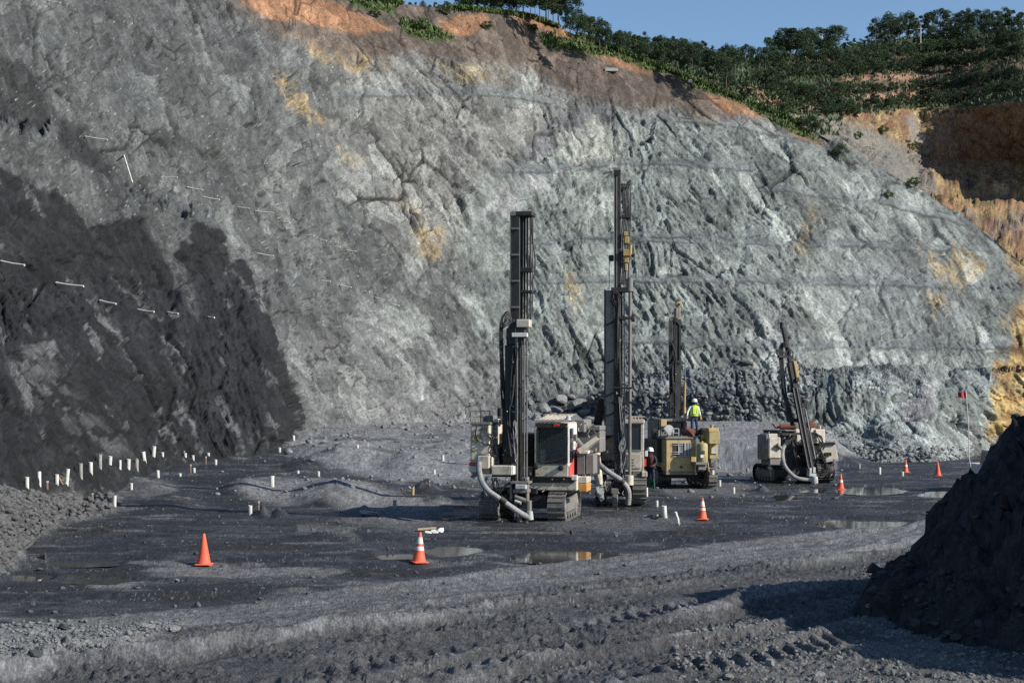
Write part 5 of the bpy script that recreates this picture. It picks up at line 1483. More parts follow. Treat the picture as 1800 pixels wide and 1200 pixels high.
for k, (cx_, cy_, rr) in enumerate(((875, 596, 9), (873, 592, 7), (877, 600, 10))):
    r.hose([(cx_ + rr * math.cos(a), cy_ + rr * math.sin(a), .05 * math.sin(2 * a)) for a in [6.2832 * q / 9 for q in range(10)]] + [(892, 590, .1)], .45, seg=4)
lower = r.part('lower_guide', 'black', [(887, 904, 606, 800, .1, .4)], .02)
for x, y0, y1, m_ in ((909, 594, 872, 'steel'), (917, 594, 865, 'black'), (921.5, 594, 868, 'steel'), (926, 600, 880, 'steel')):
    r.cyl('guide_rod', m_, (x, y0, -.05), (x, y1, -.05), 1.6, n=8)
r.hoses([(905, 610, 0), (900, 690, -.05), (896, 745, -.05), (901, 800, -.05)], 5, 8, .9)
r.hoses([(905, 740, -.1), (906, 780, -.1), (907, 812, -.1)], 4, 6, .8, 'dust_hose')
# foot of the mast
r.part('centralizer', 'dusty', [(897, 930, 846, 850, -.4, .2), (901, 928, 860, 866, -.4, .1), (896, 900, 850, 880, -.3, .0), (924, 927.5, 838, 905, -.3, .0)], .01)
r.part('drill_table', 'pale_steel', [(905, 925, 851, 859.5, -.45, .1)], .02)
r.cyl('clamp_jaw', 'dusty', (905, 872, -.3), (924, 880, -.35), 4.0, n=10)
r.cyl('clamp_jaw', 'pale_steel', (905, 880, -.35), (916, 884, -.4), 2.6, n=10)
r.part('mast_foot', 'dusty', [(903, 908, 866, 914, -.2, .1), (926, 932, 880, 905, -.35, -.05), (908, 914, 905, 920, -.3, .0)], .015)
r.cyl('drill_bit', 'pale_steel', (926.5, 914, -.35), (926.5, 927, -.35), 2.4, n=10)
r.hoses([(868, 838, .1), (872, 856, -.1), (880, 862, -.2), (892, 850, -.2)], 6, 7, .7)
r.hoses([(858, 836, .1), (853, 856, .0), (856, 874, .0)], 4, 4, .9, 'dust_hose')
dh = r.hose([(842, 812, -.25), (842, 826, -.3), (847, 846, -.4), (858, 862, -.6), (876, 875, -.7), (896, 889, -.7), (916, 902, -.6), (931, 910, -.45)], 4.9, 'dust_hose', 'dust_hose', 12, .06, seg=9)
r.cyl('hose_clamp', 'black', (879.5, 876.5, -.7), (889, 883.5, -.7), 6.4, n=14, parent=dh)
r.cyl('hose_mouth', 'pale_steel', (931, 898, -.45), (932, 913, -.45), 5.2, 6.0, parent=dh)
r.hoses([(930, 838, .2), (905, 900, -.1), (890, 898, .1)], 8, 4, .6)
# cab
CF = .35      # front face depth
cab = r.part('cab', 'cream', [(939, 1000, 814, 838, CF, CF + 1.75), (939, 944, 748, 814, CF, CF + .12), (996, 1000, 748, 814, CF, CF + .12), (939, 1000, 742, 751, CF, CF + 1.75)], .025)
a0, a1 = r.P(939, 838, CF), r.P(1000, 742, CF)
xl, xr, yf, zb, zt = a0.x, a1.x, (a0.y + a1.y) / 2, a0.z, a1.z
mb = MB(); mb.box(xl + .02, xr - .02, yf + 1.70, yf + 1.75, zb + .3, zt - .1); mb.build('rear_panel', M['dusty'], cab)
mb = MB(); mb.box(xl, xl + .05, yf + .12, yf + 1.7, zb + .3, zt - .1); mb.build('left_side_panel', M['dusty'], cab)
mb = MB(); mb.box(xr - .05, xr + .004, yf + .1, yf + .2, zb + .1, zt - .05); mb.box(xr - .05, xr + .004, yf + 1.15, yf + 1.75, zb + .1, zt - .05); mb.box(xr - .05, xr + .004, yf + .2, yf + 1.15, zt - .2, zt - .05)
dr = mb.build('door', M['white_paint'], cab, bevel=.015)
mb = MB(); mb.prism([(xr + .006, yf + .02, zb), (xr + .006, yf + 1.75, zb), (xr + .006, yf + 1.75, zb + .95), (xr + .006, yf + .75, zb + .42), (xr + .006, yf + .02, zb + .32)], (.012, 0, 0)); mb.build('red_door_panel', M['red'], dr)
mb = MB(); mb.box(xr - .03, xr - .018, yf + .2, yf + 1.15, zb + .36, zt - .2); mb.build('door_window', M['dark_glass'], dr)
mb = MB(); mb.bar((xr + .03, yf + .35, zb + .5), (xr + .03, yf + .35, zb + .8), .03, .03); mb.build('door_handle', M['black'], dr)
# windscreen with frame
mb = MB(); g0, g1 = r.P(945, 814, CF + .05), r.P(996, 752, CF + .05)
mb.box(g0.x, g1.x, yf + .05, yf + .058, g0.z, g1.z); ws = mb.build('windscreen', M['glass'], cab)
mb = MB()
for q in ((944, 997, 750.5, 753, CF - .02, CF + .03), (944, 997, 812.5, 815.5, CF - .02, CF + .03), (943.5, 945.8, 752.5, 813, CF - .02, CF + .03), (995, 997.3, 752.5, 813, CF - .02, CF + .03)): r.box(mb, *q)
mb.build('rubber_seal', M['black'], ws)
mb = MB(); mb.bar(r.P(952, 813, CF - .04), r.P(990, 806, CF - .04), .025, .02); mb.build('wiper', M['black'], ws)
mb = MB(); mb.box(-.24, .24, -.1, .1, 0, .55, Matrix.Translation(((xl + xr) / 2 + .18, yf + 1.0, zb + .62))); mb.box(-.25, .25, -.5, .1, -.12, 0, Matrix.Translation(((xl + xr) / 2 + .18, yf + 1.0, zb + .62))); st = mb.build('seat', M['grey_paint'], cab, bevel=.05)
mb = MB(); mb.box(-.15, .15, -.07, .07, 0, .22, Matrix.Translation(((xl + xr) / 2 + .18, yf + 1.02, zb + 1.2))); mb.build('headrest', M['black'], st, bevel=.04)
mb = MB(); mb.box(xl + .1, xl + .28, yf + .3, yf + .7, zb + .4, zb + .85); mb.build('console', M['pale_steel'], cab, bevel=.03)
mb = MB(); mb.box(xl + .06, xr - .06, yf + .1, yf + 1.7, zb + .30, zb + .36); mb.build('cab_floor', M['black'], cab)
# roof guard: bars
rg = r.part('roof_visor', 'black', [(942, 998, 743.5, 748.5, CF - .12, CF - .005)], .01, cab)
for k in range(7):
    x = xl + .16 + (xr - xl - .3) * k / 6
    mb = MB(); mb.bar((x - .06, yf - .05, zt + .05), (x + .06, yf + 1.3, zt + .22), .07, .03, (0, 0, 1)); mb.build('guard_bar', M['cream'], cab)
mb = MB(); mb.bar((xl + .1, yf + 1.3, zt + .24), (xr, yf + 1.3, zt + .24), .06, .05, (0, 0, 1)); mb.build('guard_rail', M['cream'], cab); mb = MB(); mb.bar((xl + .1, yf - .05, zt + .06), (xr, yf - .05, zt + .06), .06, .05, (0, 0, 1)); mb.build('guard_rail', M['cream'], cab)
r.part('red_beacon', 'lamp_red', [(973, 983, 744.5, 748.8, CF - .17, CF - .123)], .01, cab)
for x, y in ((943, 820), (987, 822)):
    q = r.P(x, y, CF - .02); mb = MB(); mb.lathe([(.02, .12), (4.4 / r.S, .08), (5 / r.S, 0), (4.2 / r.S, -.01)], q + Vector((0, -.12, 0)), 16, 'Y'); mb.build('work_lamp', M['black'], cab, smooth=True)
r.text('TITON', (953, 824, CF - .005), 2.6, 'ink', cab)
q = r.P(1011, 769, .9); mb = MB(); mb.box(q.x - .06, q.x + .06, q.y - .03, q.y + .05, q.z - .11, q.z + .11); mr = mb.build('mirror', M['dusty'], cab, bevel=.02)
mb = MB(); mb.bar(q, (xr, q.y - .2, q.z + .05), .025, .025); mb.build('mirror_arm', M['black'], mr)
q = r.P(999, 734, .5); mb = MB(); mb.cyl(q + Vector((0, 0, -.08)), q + Vector((0, 0, .06)), .09, .06, 12); mb.build('roof_lamp', M['pale_steel'], cab, smooth=True)
# right hand side
r.part('tool_box', 'grey_paint', [(1014, 1028.5, 797, 834, 1.2, 2.0)], .02)
r.part('battery_box', 'dusty', [(1029, 1044, 798, 833, 1.15, 2.0)], .02)
r.part('box_lid', 'white_paint', [(1013, 1034, 792, 797, 1.15, 2.0)], .01)
mb = MB(); mb.bar(r.P(1017, 795, 1.3), r.P(1050, 771, 1.3), .16, .9); mb.bar(r.P(1046, 772, 1.28), r.P(1059, 770, 1.28), .05, .85); mb.build('raised_hood', M['cream'], r.root, bevel=.01)
r.hose([(1014, 772, 1.8), (1022, 782, 1.7), (1030, 792, 1.6), (1042, 795, 1.6)], 4, 'dusty', 'exhaust_elbow', 10)
r.part('rear_engine_deck', 'dusty', [(1010, 1028, 737, 760, 2.6, 4.2), (1024, 1056, 748, 757, 2.9, 4.2), (1014, 1056, 757, 795, 3.0, 4.3)], .03)
r.part('counterweight', 'black', [(1002, 1040, 802, 838, 2.2, 4.3)], .03)

# ------------------------------------------------------------------ second rig, behind and right, tallest mast
R2 = Rig(1090, 890, 52.0, math.radians(-4), 'cream drill rig right behind the front one, with the tallest mast')
r = R2
r.crawler(1112, 1137, 832, 886, -.2, 3.4)
r.crawler(1046, 1066, 836, 888, .6, 3.2)
r.part('axle_frame', 'black', [(1062, 1113, 846, 872, .6, 2.6)])
r.part('deck_frame', 'dusty', [(1052, 1132, 824, 834, .5, 3.2)], .02)
hs = r.part('engine_house', 'dusty', [(1018, 1098, 762, 826, 1.8, 4.2)], .04)
r.part('house_panel', 'black', [(1022, 1060, 772, 820, 1.76, 1.795)], .01, hs)
cab = r.part('cab', 'cream', [(1098, 1132, 793, 829, .35, 2.0), (1126, 1132, 742, 793, .35, 2.0), (1096, 1099, 742, 793, .35, 2.0), (1097, 1133, 737, 744, .3, 2.05)], .02)
r.part('windscreen', 'dark_glass', [(1099, 1126, 744.5, 792.5, .40, .44)], .0, cab)
r.part('window_bar', 'dusty', [(1099, 1126, 790, 793, .34, .39), (1099, 1126, 744, 746, .34, .39)], 0, cab)
for k in range(6): r.part('guard_bar', 'cream', [(1099 + 5.6 * k, 1101.5 + 5.6 * k, 733, 736.7, .4, 1.6)], 0, cab)
r.part('guard_rail', 'cream', [(1097, 1133, 731, 733, .4, .48)], 0, cab)
r.part('door_panel', 'cream', [(1103, 1127, 798, 823, .32, .348)], .01, cab)
for yy in (807, 812, 817): r.part('vent_slot', 'black', [(1107, 1114, yy, yy + 1.2, .312, .319)], 0, cab)
r.part('roof_lamp', 'dusty', [(1122, 1128, 728, 732, .5, .7)], .01, cab)
r.part('red_plate', 'red', [(1131.5, 1136, 806, 819, .5, .6)], 0, cab)
r.part('mirror', 'white_paint', [(1134, 1138.5, 792, 802, .4, .46)], .01, cab)
r.part('track_guard', 'cream', [(1128, 1138, 829, 838, -.1, .5)], .02)
# mast: pale outer beam, dark inner mast
ob = r.part('outer_beam', 'beam_tan', [(1063, 1080.5, 510, 765, .05, .5)], .02)
r.part('beam_edge', 'black', [(1061.8, 1064.5, 508, 765, .02, .06)], 0, ob)
for x0, y0 in ((1066, 565), (1067, 632), (1066, 690), (1066, 725)):
    mb = MB(); mb.bar(r.P(x0, y0 + 6, .03), r.P(x0 + 13, y0, .03), .06, .02); mb.build('shadow_strap', M['black'], ob)  # black bars painting slanted shadows onto the outer beam
fb = r.part('feed_beam', 'black', [(1079.5, 1091.5, 297, 862, -.1, .25)], .02)
r.part('beam_flange', 'dusty', [(1079, 1080.6, 297, 560, -.12, -.05), (1083, 1085, 310, 505, -.125, -.103)], 0, fb)
r.part('mast_head', 'dusty', [(1078.5, 1092, 294, 300, -.14, .28)], .02)
r.cyl('head_sheave', 'black', (1085, 304, -.2), (1085, 304, .2), 5, n=16)
r.hose([(1086, 294, 0), (1087, 286, 0), (1091, 283, .05), (1092, 290, .05)], .5)
for k in range(6):
    x = 1093 + 2.6 * k
    r.hose([(1089 + k * .5, 345 - k * 2, .1), (x - 2, 332 - (k % 3), .05), (x, 324, 0), (x + 2, 330, 0), (x + 2.4, 380, 0), (x - 1.5 + k * .4, 420, .05), (x - 2, 500, .05)], 1.0)
r.part('hose_clamp_bar', 'black', [(1092, 1109, 378, 383, -.15, .15)], .01)
hd = r.part('rotary_head', 'brass', [(1096, 1103, 407, 415, -.2, .2), (1097.5, 1106, 416, 428, -.22, .2), (1095, 1109, 438, 450, -.25, .22), (1097, 1105, 450, 462, -.2, .2), (1098, 1103, 463, 476, -.18, .15)], .02)
r.cyl('head_motor', 'brass', (1108, 431, -.2), (1108, 447, -.2), 3.2, n=12, parent=hd)
r.cyl('head_spindle', 'dusty', (1100.5, 476, -.1), (1100.5, 492, -.1), 1.8, n=10, parent=hd)
r.part('winch', 'black', [(1070, 1078.8, 448, 458, .0, .3)], .03)
r.cyl('winch_cable', 'black', (1071, 456, .1), (1071, 508, .1), .5, n=6)
for q_ in ((1074, 1106, 505, 513, -.25, .2), (1078, 1115, 556, 561, -.2, .1), (1078, 1112, 680, 683, -.2, .1), (1076, 1118, 705, 709, -.2, .1)): r.part('rod_clamp', 'black', [q_], .01)
r.part('rod_clamp_end', 'black', [(1109, 1116, 552, 565, -.2, .1)], .02)
r.cyl('rod_top', 'dusty', (1107, 490, -.15), (1107, 512, -.15), 5.8, n=16)
r.cyl('drill_rod', 'dusty', (1107.5, 488, -.15), (1107, 842, -.15), 3.0, n=12)
r.cyl('guide_rod', 'steel', (1097, 512, -.1), (1098, 840, -.1), 1.4, n=8)
r.cyl('guide_rod', 'black', (1093, 512, .0), (1093, 850, .0), 1.6, n=8)
r.hoses([(1089, 515, -.1), (1088, 600, -.12), (1090, 700, -.12), (1092, 790, -.1), (1094, 830, -.1)], 3.5, 9, .9)
r.hoses([(1090, 700, -.15), (1092, 760, -.2), (1096, 800, -.2), (1090, 830, -.15)], 5, 7, .7, 'dust_hose')
r.hoses([(1092, 520, -.1), (1080, 512, -.2), (1076, 530, -.15), (1086, 545, -.1)], 4, 4, .8)
r.hose([(1110, 610, -.1), (1118, 640, 0), (1125, 668, 0), (1123, 690, 0), (1114, 700, -.1)], .8)
for k in range(3): r.hose([(1094 + 2 * k, 770, -.2), (1088 + 2 * k, 785, -.25), (1092 + k, 794, -.25), (1099, 782, -.2), (1097, 770, -.2)], .7, 'dust_hose')
mb = MB(); mb.bar(r.P(1061, 700, .6), r.P(1050, 745, .8), .3, .4); mb.bar(r.P(1050, 742, .8), r.P(1064, 790, .9), .28, .4); mb.build('boom_arm', M['black'], r.root, bevel=.03)
r.part('boom_base', 'black', [(1056, 1084, 762, 810, .5, 1.4)], .03)
r.part('mast_foot', 'dusty', [(1076, 1086, 868, 892, -.3, .0), (1074, 1088, 858, 868, -.3, .1)], .02)
r.part('foot_jack', 'pale_steel', [(1077, 1085, 889, 897, -.28, -.02)], .02)
r.cyl('dust_pot', 'cream', (1106, 835, -.3), (1106, 852, -.3), 7.6, n=18)
# dust boot and hose
r.cyl('dust_hood', 'cream', (1047, 792, .1), (1053, 852, -.1), 8.2, 7.0, 16)
mb = MB(); mb.prism([r.P(1046, 852, -.15), r.P(1060, 850, -.15), r.P(1062, 878, -.2), r.P(1056, 882, -.2), r.P(1048, 866, -.15)], (0, .06, 0)); mb.build('torn_skirt', M['pale_steel'], r.root)
r.cyl('stand_pipe', 'black', (1057, 868, .05), (1057, 898, .05), 5, n=12)
r.cyl('hood_elbow', 'dusty', (1036, 792, .5), (1050, 788, .3), 6, n=12)
dh = r.hose([(1036, 792, .2), (1044, 806, -.1), (1060, 822, -.35), (1076, 834, -.5), (1090, 843, -.6), (1101, 855, -.6), (1105, 868, -.55), (1104, 886, -.5)], 4.8, 'dust_hose', 'dust_hose', 12, .06, seg=9)
r.cyl('hose_clamp', 'rubber', (1091, 844, -.6), (1096, 849, -.6), 6.0, n=14, parent=dh)
for k in range(4): r.hose([(1068 + 3 * k, 838, .2), (1064 + 3 * k, 850, -.1), (1068 + 4 * k, 864, -.15), (1074 + 2 * k, 850, .1)], .6, 'dust_hose')

# ------------------------------------------------------------------ yellow rig seen from behind
R3 = Rig(1210, 857, 63.0, math.radians(9), 'tan yellow drill rig seen from behind, with a worker standing on it')
r = R3
r.crawler(1246, 1262, 826, 857, -.05, 3.6)
r.crawler(1157, 1181, 822, 857, .4, 3.4, 'black')
r.part('axle_frame', 'black', [(1178, 1248, 828, 840, .8, 3.0)])
bd = r.part('rear_body', 'yellow', [(1169.5, 1225, 771, 829, 0, 2.4)], .03)
r.part('body_lip', 'dusty', [(1168.5, 1226, 768.5, 771, -.06, 2.4)], .01, bd)
r.part('body_sill', 'dusty', [(1169.5, 1226, 829, 834, -.02, 2.2)], .01, bd)
r.part('radiator_recess', 'black', [(1182.5, 1216.5, 778, 802.5, -.012, -.002)], 0, bd)
for k in range(13): r.part('grille_bar', 'pale_steel', [(1182.6 + 2.72 * k, 1183.8 + 2.72 * k, 778, 802.5, -.04, -.014)], 0, bd)
for yy in (778, 781.4, 793.5, 797, 801.3): r.part('grille_rail', 'pale_steel', [(1182.6, 1216.4, yy, yy + 1.0, -.055, -.043)], 0, bd)
for x in (1192.4, 1203.4): r.part('grille_post', 'pale_steel', [(x, x + 1.4, 778, 802.5, -.075, -.058)], 0, bd)
mb = MB(); mb.prism([r.P(1182, 800, -.015), r.P(1193, 800, -.015), r.P(1193, 803.5, -.015), r.P(1182, 803.5, -.015)], (0, .01, 0)); mb.build('grille_patch', M['yellow'], bd)
q = r.P(1197.5, 820, 0); mb = MB(); mb.cyl(q + Vector((0, -.012, 0)), q, .06, n=16); cap_ = mb.build('maker_badge', M['ink'], bd)
mb = MB(); mb.bar(r.P(1180, 800, -.05), r.P(1178, 808, -.05), .05, .04); mb.build('latch', M['black'], bd)
# cab at the left, seen from behind
cab = r.part('cab', 'dusty', [(1156, 1160, 740, 812, 1.2, 3.0), (1160, 1208, 736, 741, 1.2, 3.0), (1204, 1208, 741, 772, 1.2, 3.0)], .03)
r.part('cab_back', 'grey_paint', [(1160, 1206, 741, 772, 1.5, 1.6)], .02, cab)
r.part('cab_rear_window', 'dark_glass', [(1172, 1204, 743, 752, 1.47, 1.49)], 0, cab)
r.part('cab_corner', 'yellow', [(1161, 1172, 737, 750, .9, 1.19)], .03, cab)
r.part('cab_side', 'black', [(1155.5, 1169, 772, 812, .6, 3.0)], .03, cab)
mi = r.part('mirror', 'black', [(1146, 1154.5, 752, 771, .9, 1.0)], .02, cab)
mb = MB(); mb.bar(r.P(1154, 756, .95), r.P(1160, 752, 1.2), .03, .03); mb.build('mirror_arm', M['black'], mi)
# deck clutter
q = r.P(1176, 757, .7); mb = MB(); mb.lathe([(.05, .0), (.24, .02), (.26, .1), (.26, .2), (.1, .24)], q, 18, 'Y'); mb.build('cooling_fan', M['pale_steel'], r.root, smooth=True)
mb = MB()
for x in (1183, 1193):
    mb.tube([r.P(x, 770, .4), r.P(x, 753, .4)], .02, 6)
mb.tube([r.P(1183, 753, .4), r.P(1193, 753, .4)], .02, 6); mb.tube([r.P(1183, 761, .4), r.P(1193, 761, .4)], .02, 6); mb.build('handrail', M['pale_steel'], r.root)
r.cyl('muffler', 'rust', (1206, 757, .5), (1220, 763, .4), 7.4, n=18)
r.hose([(1205, 752, .6), (1210, 757, .3), (1216, 762, .1), (1219, 767, .1)], 2.4, 'rust', 'exhaust_pipe', 8)
r.part('deck_plate', 'dusty', [(1172, 1246, 766.5, 768.3, .1, 2.6)], .0)
r.part('deck_box', 'black', [(1224, 1246, 754, 766, .8, 1.6)], .02)
r.part('side_box', 'yellow', [(1233, 1246, 764, 772, .2, .8)], .02)
r.hoses([(1164, 752, .8), (1170, 762, .5), (1180, 768, .4), (1186, 760, .4)], 5, 5, .7)
# receiver tank
tk = MB(); q = r.P(1234, 812, -.35); w_ = 10 / r.S; h_ = 34 / r.S
tk.lathe([(w_ * .8, -.04), (w_, .04), (w_, h_ * .86), (w_ * .9, h_ * .95), (w_ * .55, h_), (w_ * .2, h_ * 1.03), (w_ * .2, h_ * 1.09)], q, 24)
tank = tk.build('receiver_tank', M['yellow2'], r.root, smooth=True)
r.part('tank_plate', 'ink', [(1231, 1239, 792, 798, -.60, -.585)], 0, tank)
r.part('tank_label', 'white_paint', [(1231.5, 1237, 799, 804, -.60, -.585)], 0, tank)
r.part('tank_seat', 'dusty', [(1222, 1246, 812, 817, -.6, .3), (1227, 1241, 817, 826, -.5, .2)], .02, tank)
mb = MB(); mb.tube([r.P(1223, 812, -.5), r.P(1222, 830, -.4)], .03, 6); mb.tube([r.P(1244, 812, -.5), r.P(1246, 828, -.4)], .03, 6); mb.build('tank_bracket', M['yellow'], tank)
r.hoses([(1226, 816, -.3), (1232, 826, -.3), (1242, 822, -.2), (1248, 830, -.1)], 6, 6, .8)
# right hand tank and controls
hy = r.part('oil_tank', 'yellow2', [(1246, 1266, 759, 780, -.3, 1.2)], .02)
r.part('tank_top', 'yellow', [(1245, 1264, 752, 758.5, -.2, 1.1)], .02, hy)
q = r.P(1251, 752, .1); mb = MB(); mb.cyl(q, q + Vector((0, 0, .1)), .07, n=12); mb.cyl(q + Vector((0, 0, .1)), q + Vector((0, 0, .14)), .09, n=12); mb.build('filler_cap', M['yellow2'], hy, smooth=True)
for yy, tx in ((769.5, 'CAUTION HOT'), (771.8, 'OIL UNDER'), (774.4, 'ISO')): r.text(tx, (1251 if tx != 'ISO' else 1254, yy + .6, -.31), 1.4, 'ink', hy)
r.part('control_box', 'yellow2', [(1247, 1262, 780.5, 806, .0, 1.0)], .02)
r.part('control_panel', 'cream', [(1250, 1261, 786, 797, -.06, -.002)], .01)
r.part('valve_stand', 'dusty', [(1249, 1260, 806, 822, -.1, .5), (1258, 1262, 812, 822, .1, .6)], .02)
r.cyl('side_lamp', 'dusty', (1262, 818, .2), (1265, 824, .2), 3, n=10)
r.part('paper_tag', 'white_paint', [(1252.5, 1256, 826, 834, -.16, -.14)], 0)
# mast
fb = r.part('feed_beam', 'black', [(1186, 1198, 560, 742, 2.8, 3.2)], .02)
r.part('mast_top', 'beam_tan', [(1188, 1197, 541, 562, 2.75, 3.1)], .02)
q = r.P(1192.5, 535, 2.8); mb = MB(); mb.lathe([(.05, -.12), (.12, -.1), (.13, .1), (.05, .12)], q, 18, 'Y'); mb.build('head_sheave', M['brass'], r.root, smooth=True)
mb = MB(); mb.lathe([(.02, -.16), (.055, -.15), (.055, .0)], q, 14, 'Y'); mb.build('sheave_pin', M['black'], r.root, smooth=True)
r.part('beam_flange', 'black', [(1194, 1195.5, 562, 640, 2.76, 2.795)], 0, fb)
r.part('beam_flange', 'black', [(1187, 1188.6, 562, 735, 2.76, 2.795)], 0, fb)
r.part('mast_lamp', 'black', [(1199, 1206, 571, 576, 2.8, 3.0), (1198, 1201, 572.5, 574, 2.85, 2.95), (1198, 1203, 607, 614, 2.8, 3.0)], .01)
for k in range(5):
    x = 1176.5 + 2.2 * k
    r.hose([(1194, 566 + k, 2.75), (1188, 558 + k * 1.5, 2.7), (x + 1, 560 + k * 2, 2.7), (x, 574, 2.75), (x + .5, 650, 2.8), (x + 2, 737, 2.8)], 1.0)
r.hoses([(1181, 600, 2.75), (1184, 620, 2.7), (1182, 650, 2.75), (1184, 690, 2.75)], 3, 6, 1.0)
r.part('hose_tray', 'black', [(1177, 1186, 600, 640, 2.9, 3.1), (1178, 1184, 655, 740, 2.9, 3.1)], .02)
r.cyl('feed_rod', 'steel', (1204.5, 610, 2.8), (1204, 672, 2.8), 1.0, n=8)
r.cyl('feed_cylinder', 'brass', (1204, 672, 2.8), (1203, 718, 2.8), 2.2, n=12)
r.cyl('cylinder_foot', 'brass', (1203, 716, 2.8), (1203, 726, 2.8), 3.2, n=12)

# ------------------------------------------------------------------ small rig with the tilted mast
R4 = Rig(1410, 849, 67.6, math.radians(14), 'small dusty drill rig with its mast tilted to the left')
r = R4
r.crawler(1436, 1470, 808, 849, .1, 2.6, 'black')
r.crawler(1361, 1386, 818, 849, .3, 2.6, 'black')
r.part('axle_frame', 'black', [(1380, 1440, 820, 834, .5, 2.2)])
lh = r.part('left_housing', 'cream', [(1350, 1374, 768, 806, -.5, .6)], .05)
r.part('housing_side', 'dusty', [(1346.5, 1350.2, 764, 808, -.5, .5)], .02, lh)
r.part('housing_top', 'cream_light', [(1350, 1368, 762, 768.5, -.42, .6)], .03, lh)
r.part('housing_skirt', 'dusty', [(1352, 1378, 806, 817, -.42, .6)], .02, lh)
mb = MB(); mb.prism([r.P(1351, 815, -.5), r.P(1355, 815, -.5), r.P(1355.5, 838, -.5), r.P(1353.5, 838, -.5)], (0, .05, 0)); mb.build('torn_flap', M['rubber'], lh)
r.cyl('side_elbow', 'dusty', (1366, 781, -.6), (1373, 788, -.5), 3.2, n=10, parent=lh)
r.part('engine_core', 'black', [(1376, 1440, 760, 828, .9, 2.4), (1366, 1402, 757, 766, .5, 2.2)], .03)
r.part('engine_cover', 'cream_light', [(1400, 1416, 764, 782, .85, .895), (1398, 1410, 754, 763, 1.0, 1.8)], .02)
r.part('hood', 'dusty', [(1366, 1402, 755.5, 757.5, .4, 2.2)], .01)
r.cyl('muffler', 'rust', (1371, 749.5, 1.2), (1399, 749.5, 1.2), 5.2, n=18)
r.hose([(1372, 750, 1.2), (1364, 751, 1.2), (1361, 747, 1.2), (1357.5, 744, 1.2)], 2.1, 'rust', 'exhaust_pipe', 10)
r.part('rear_body', 'cream_light', [(1432, 1452, 754, 780, 1.4, 2.6), (1424, 1434, 752, 762, 1.4, 2.4), (1440, 1444, 748, 754, 1.5, 1.9)], .04)
r.part('pump', 'rust', [(1422, 1436, 742, 752, 1.0, 1.6)], .04)
r.part('valve_bank', 'dusty', [(1418, 1430, 776, 800, .4, .9), (1424, 1436, 800, 818, .3, .8)], .03)
# right control wing
mb = MB(); mb.prism([r.P(1440, 783, .2), r.P(1468, 781, .2), r.P(1474, 806, .2), r.P(1451, 809, .2)], (0, .5, 0)); wg = mb.build('control_wing', M['cream_light'], r.root, bevel=.02)
mb = MB(); mb.prism([r.P(1439, 779, .12), r.P(1468, 777, .12), r.P(1469, 781, .12), r.P(1440, 783, .12)], (0, .6, 0)); mb.build('wing_hood', M['black'], wg)
mb = MB(); mb.prism([r.P(1450, 809.5, .1), r.P(1474, 806.5, .1), r.P(1475, 809, .1), r.P(1451, 812, .1)], (0, .6, 0)); mb.build('wing_lip', M['pale_steel'], wg)
for k in range(5): r.part('control_lever', 'black', [(1451 + 2.4 * k, 1452.2 + 2.4 * k, 795, 801, .05, .18)], 0, wg)
# mast, leaning
def MT(t, off=0.0, y=-.2):   # point along the mast: t=0 head, 1 foot; off pixels across
    return (1376.5 + (1427 - 1376.5) * t + off, 570 + (834 - 570) * t - off * .19, y)
mb = MB(); mb.bar(r.P(*MT(.02, -1)), r.P(*MT(.25, -.5)), 6 / r.S, .22); mb.bar(r.P(*MT(.25, -.5)), r.P(*MT(.98)), 10.5 / r.S, .26); fb = mb.build('feed_beam', M['black'], r.root, bevel=.02)
for off in (-3.6, 2.6):
    mb = MB(); mb.bar(r.P(*MT(.42, off, -.35)), r.P(*MT(.98, off, -.35)), 1.2 / r.S, .05); mb.build('slide_rail', M['steel'], fb)
r.part('mast_tip', 'black', [(1374.5, 1378, 566, 578, -.3, -.05)], .01)
mb = MB(); mb.bar(r.P(*MT(.25, 6)), r.P(*MT(.36, 6)), 7 / r.S, .3); hd = mb.build('rotary_head', M['brass'], r.root, bevel=.03)
mb = MB(); mb.cyl(r.P(*MT(.36, 6)), r.P(*MT(.40, 6)), 2.4 / r.S, n=10); mb.build('head_spindle', M['brass'], hd)
q = r.P(1388, 622, -.3); mb = MB(); mb.tube([q + Vector((math.cos(a) * .17, 0, math.sin(a) * .2)) for a in [6.2832 * k / 16 for k in range(17)]], .03, 6); mb.build('hose_reel', M['rubber'], r.root)
for k in range(6):
    x = 1370 + 1.2 * k
    r.hose([(1388 + k * .6, 626 - k, -.3), (1385, 606 + k, -.35), (1377, 602 + k * 1.6, -.35), (x, 610, -.3), (x, 628, -.3), (x + 3, 665, -.2), (x + 8, 700, -.1), (x + 17, 735, .1), (x + 21, 748, .2)], 1.0)
r.hoses([(1376, 660, -.2), (1378, 690, -.15), (1386, 712, -.1), (1394, 740, .1)], 4, 7, 1.0)
r.hose([(1378, 690, -.2), (1374, 704, -.2), (1378, 714, -.2), (1386, 706, -.2)], .8)
for q_ in ((1368, 1386, 624, 629, -.4, -.2), (1386, 1394, 676, 690, -.3, -.1), (1388, 1404, 735, 742, -.1, .2)): r.part('hose_support', 'black', [q_], .02)
r.part('rod_carrier', 'black', [(1399, 1406, 664, 671, -.4, -.1), (1408, 1418, 708, 716, -.3, .0), (1413, 1419, 702, 712, -.3, .0)], .02)
r.cyl('feed_rod', 'steel', (1415, 718, -.1), (1433, 806, -.2), 1.6, n=10)
r.cyl('lift_cylinder', 'steel', (1419, 752, .1), (1428, 790, .0), 2.4, n=10)
r.hoses([(1430, 760, .6), (1440, 770, .3), (1446, 785, .3), (1436, 800, .2), (1434, 815, .2)], 5, 7, .9)
r.hoses([(1396, 770, .4), (1398, 800, .1), (1402, 826, .1)], 5, 6, 1.0)
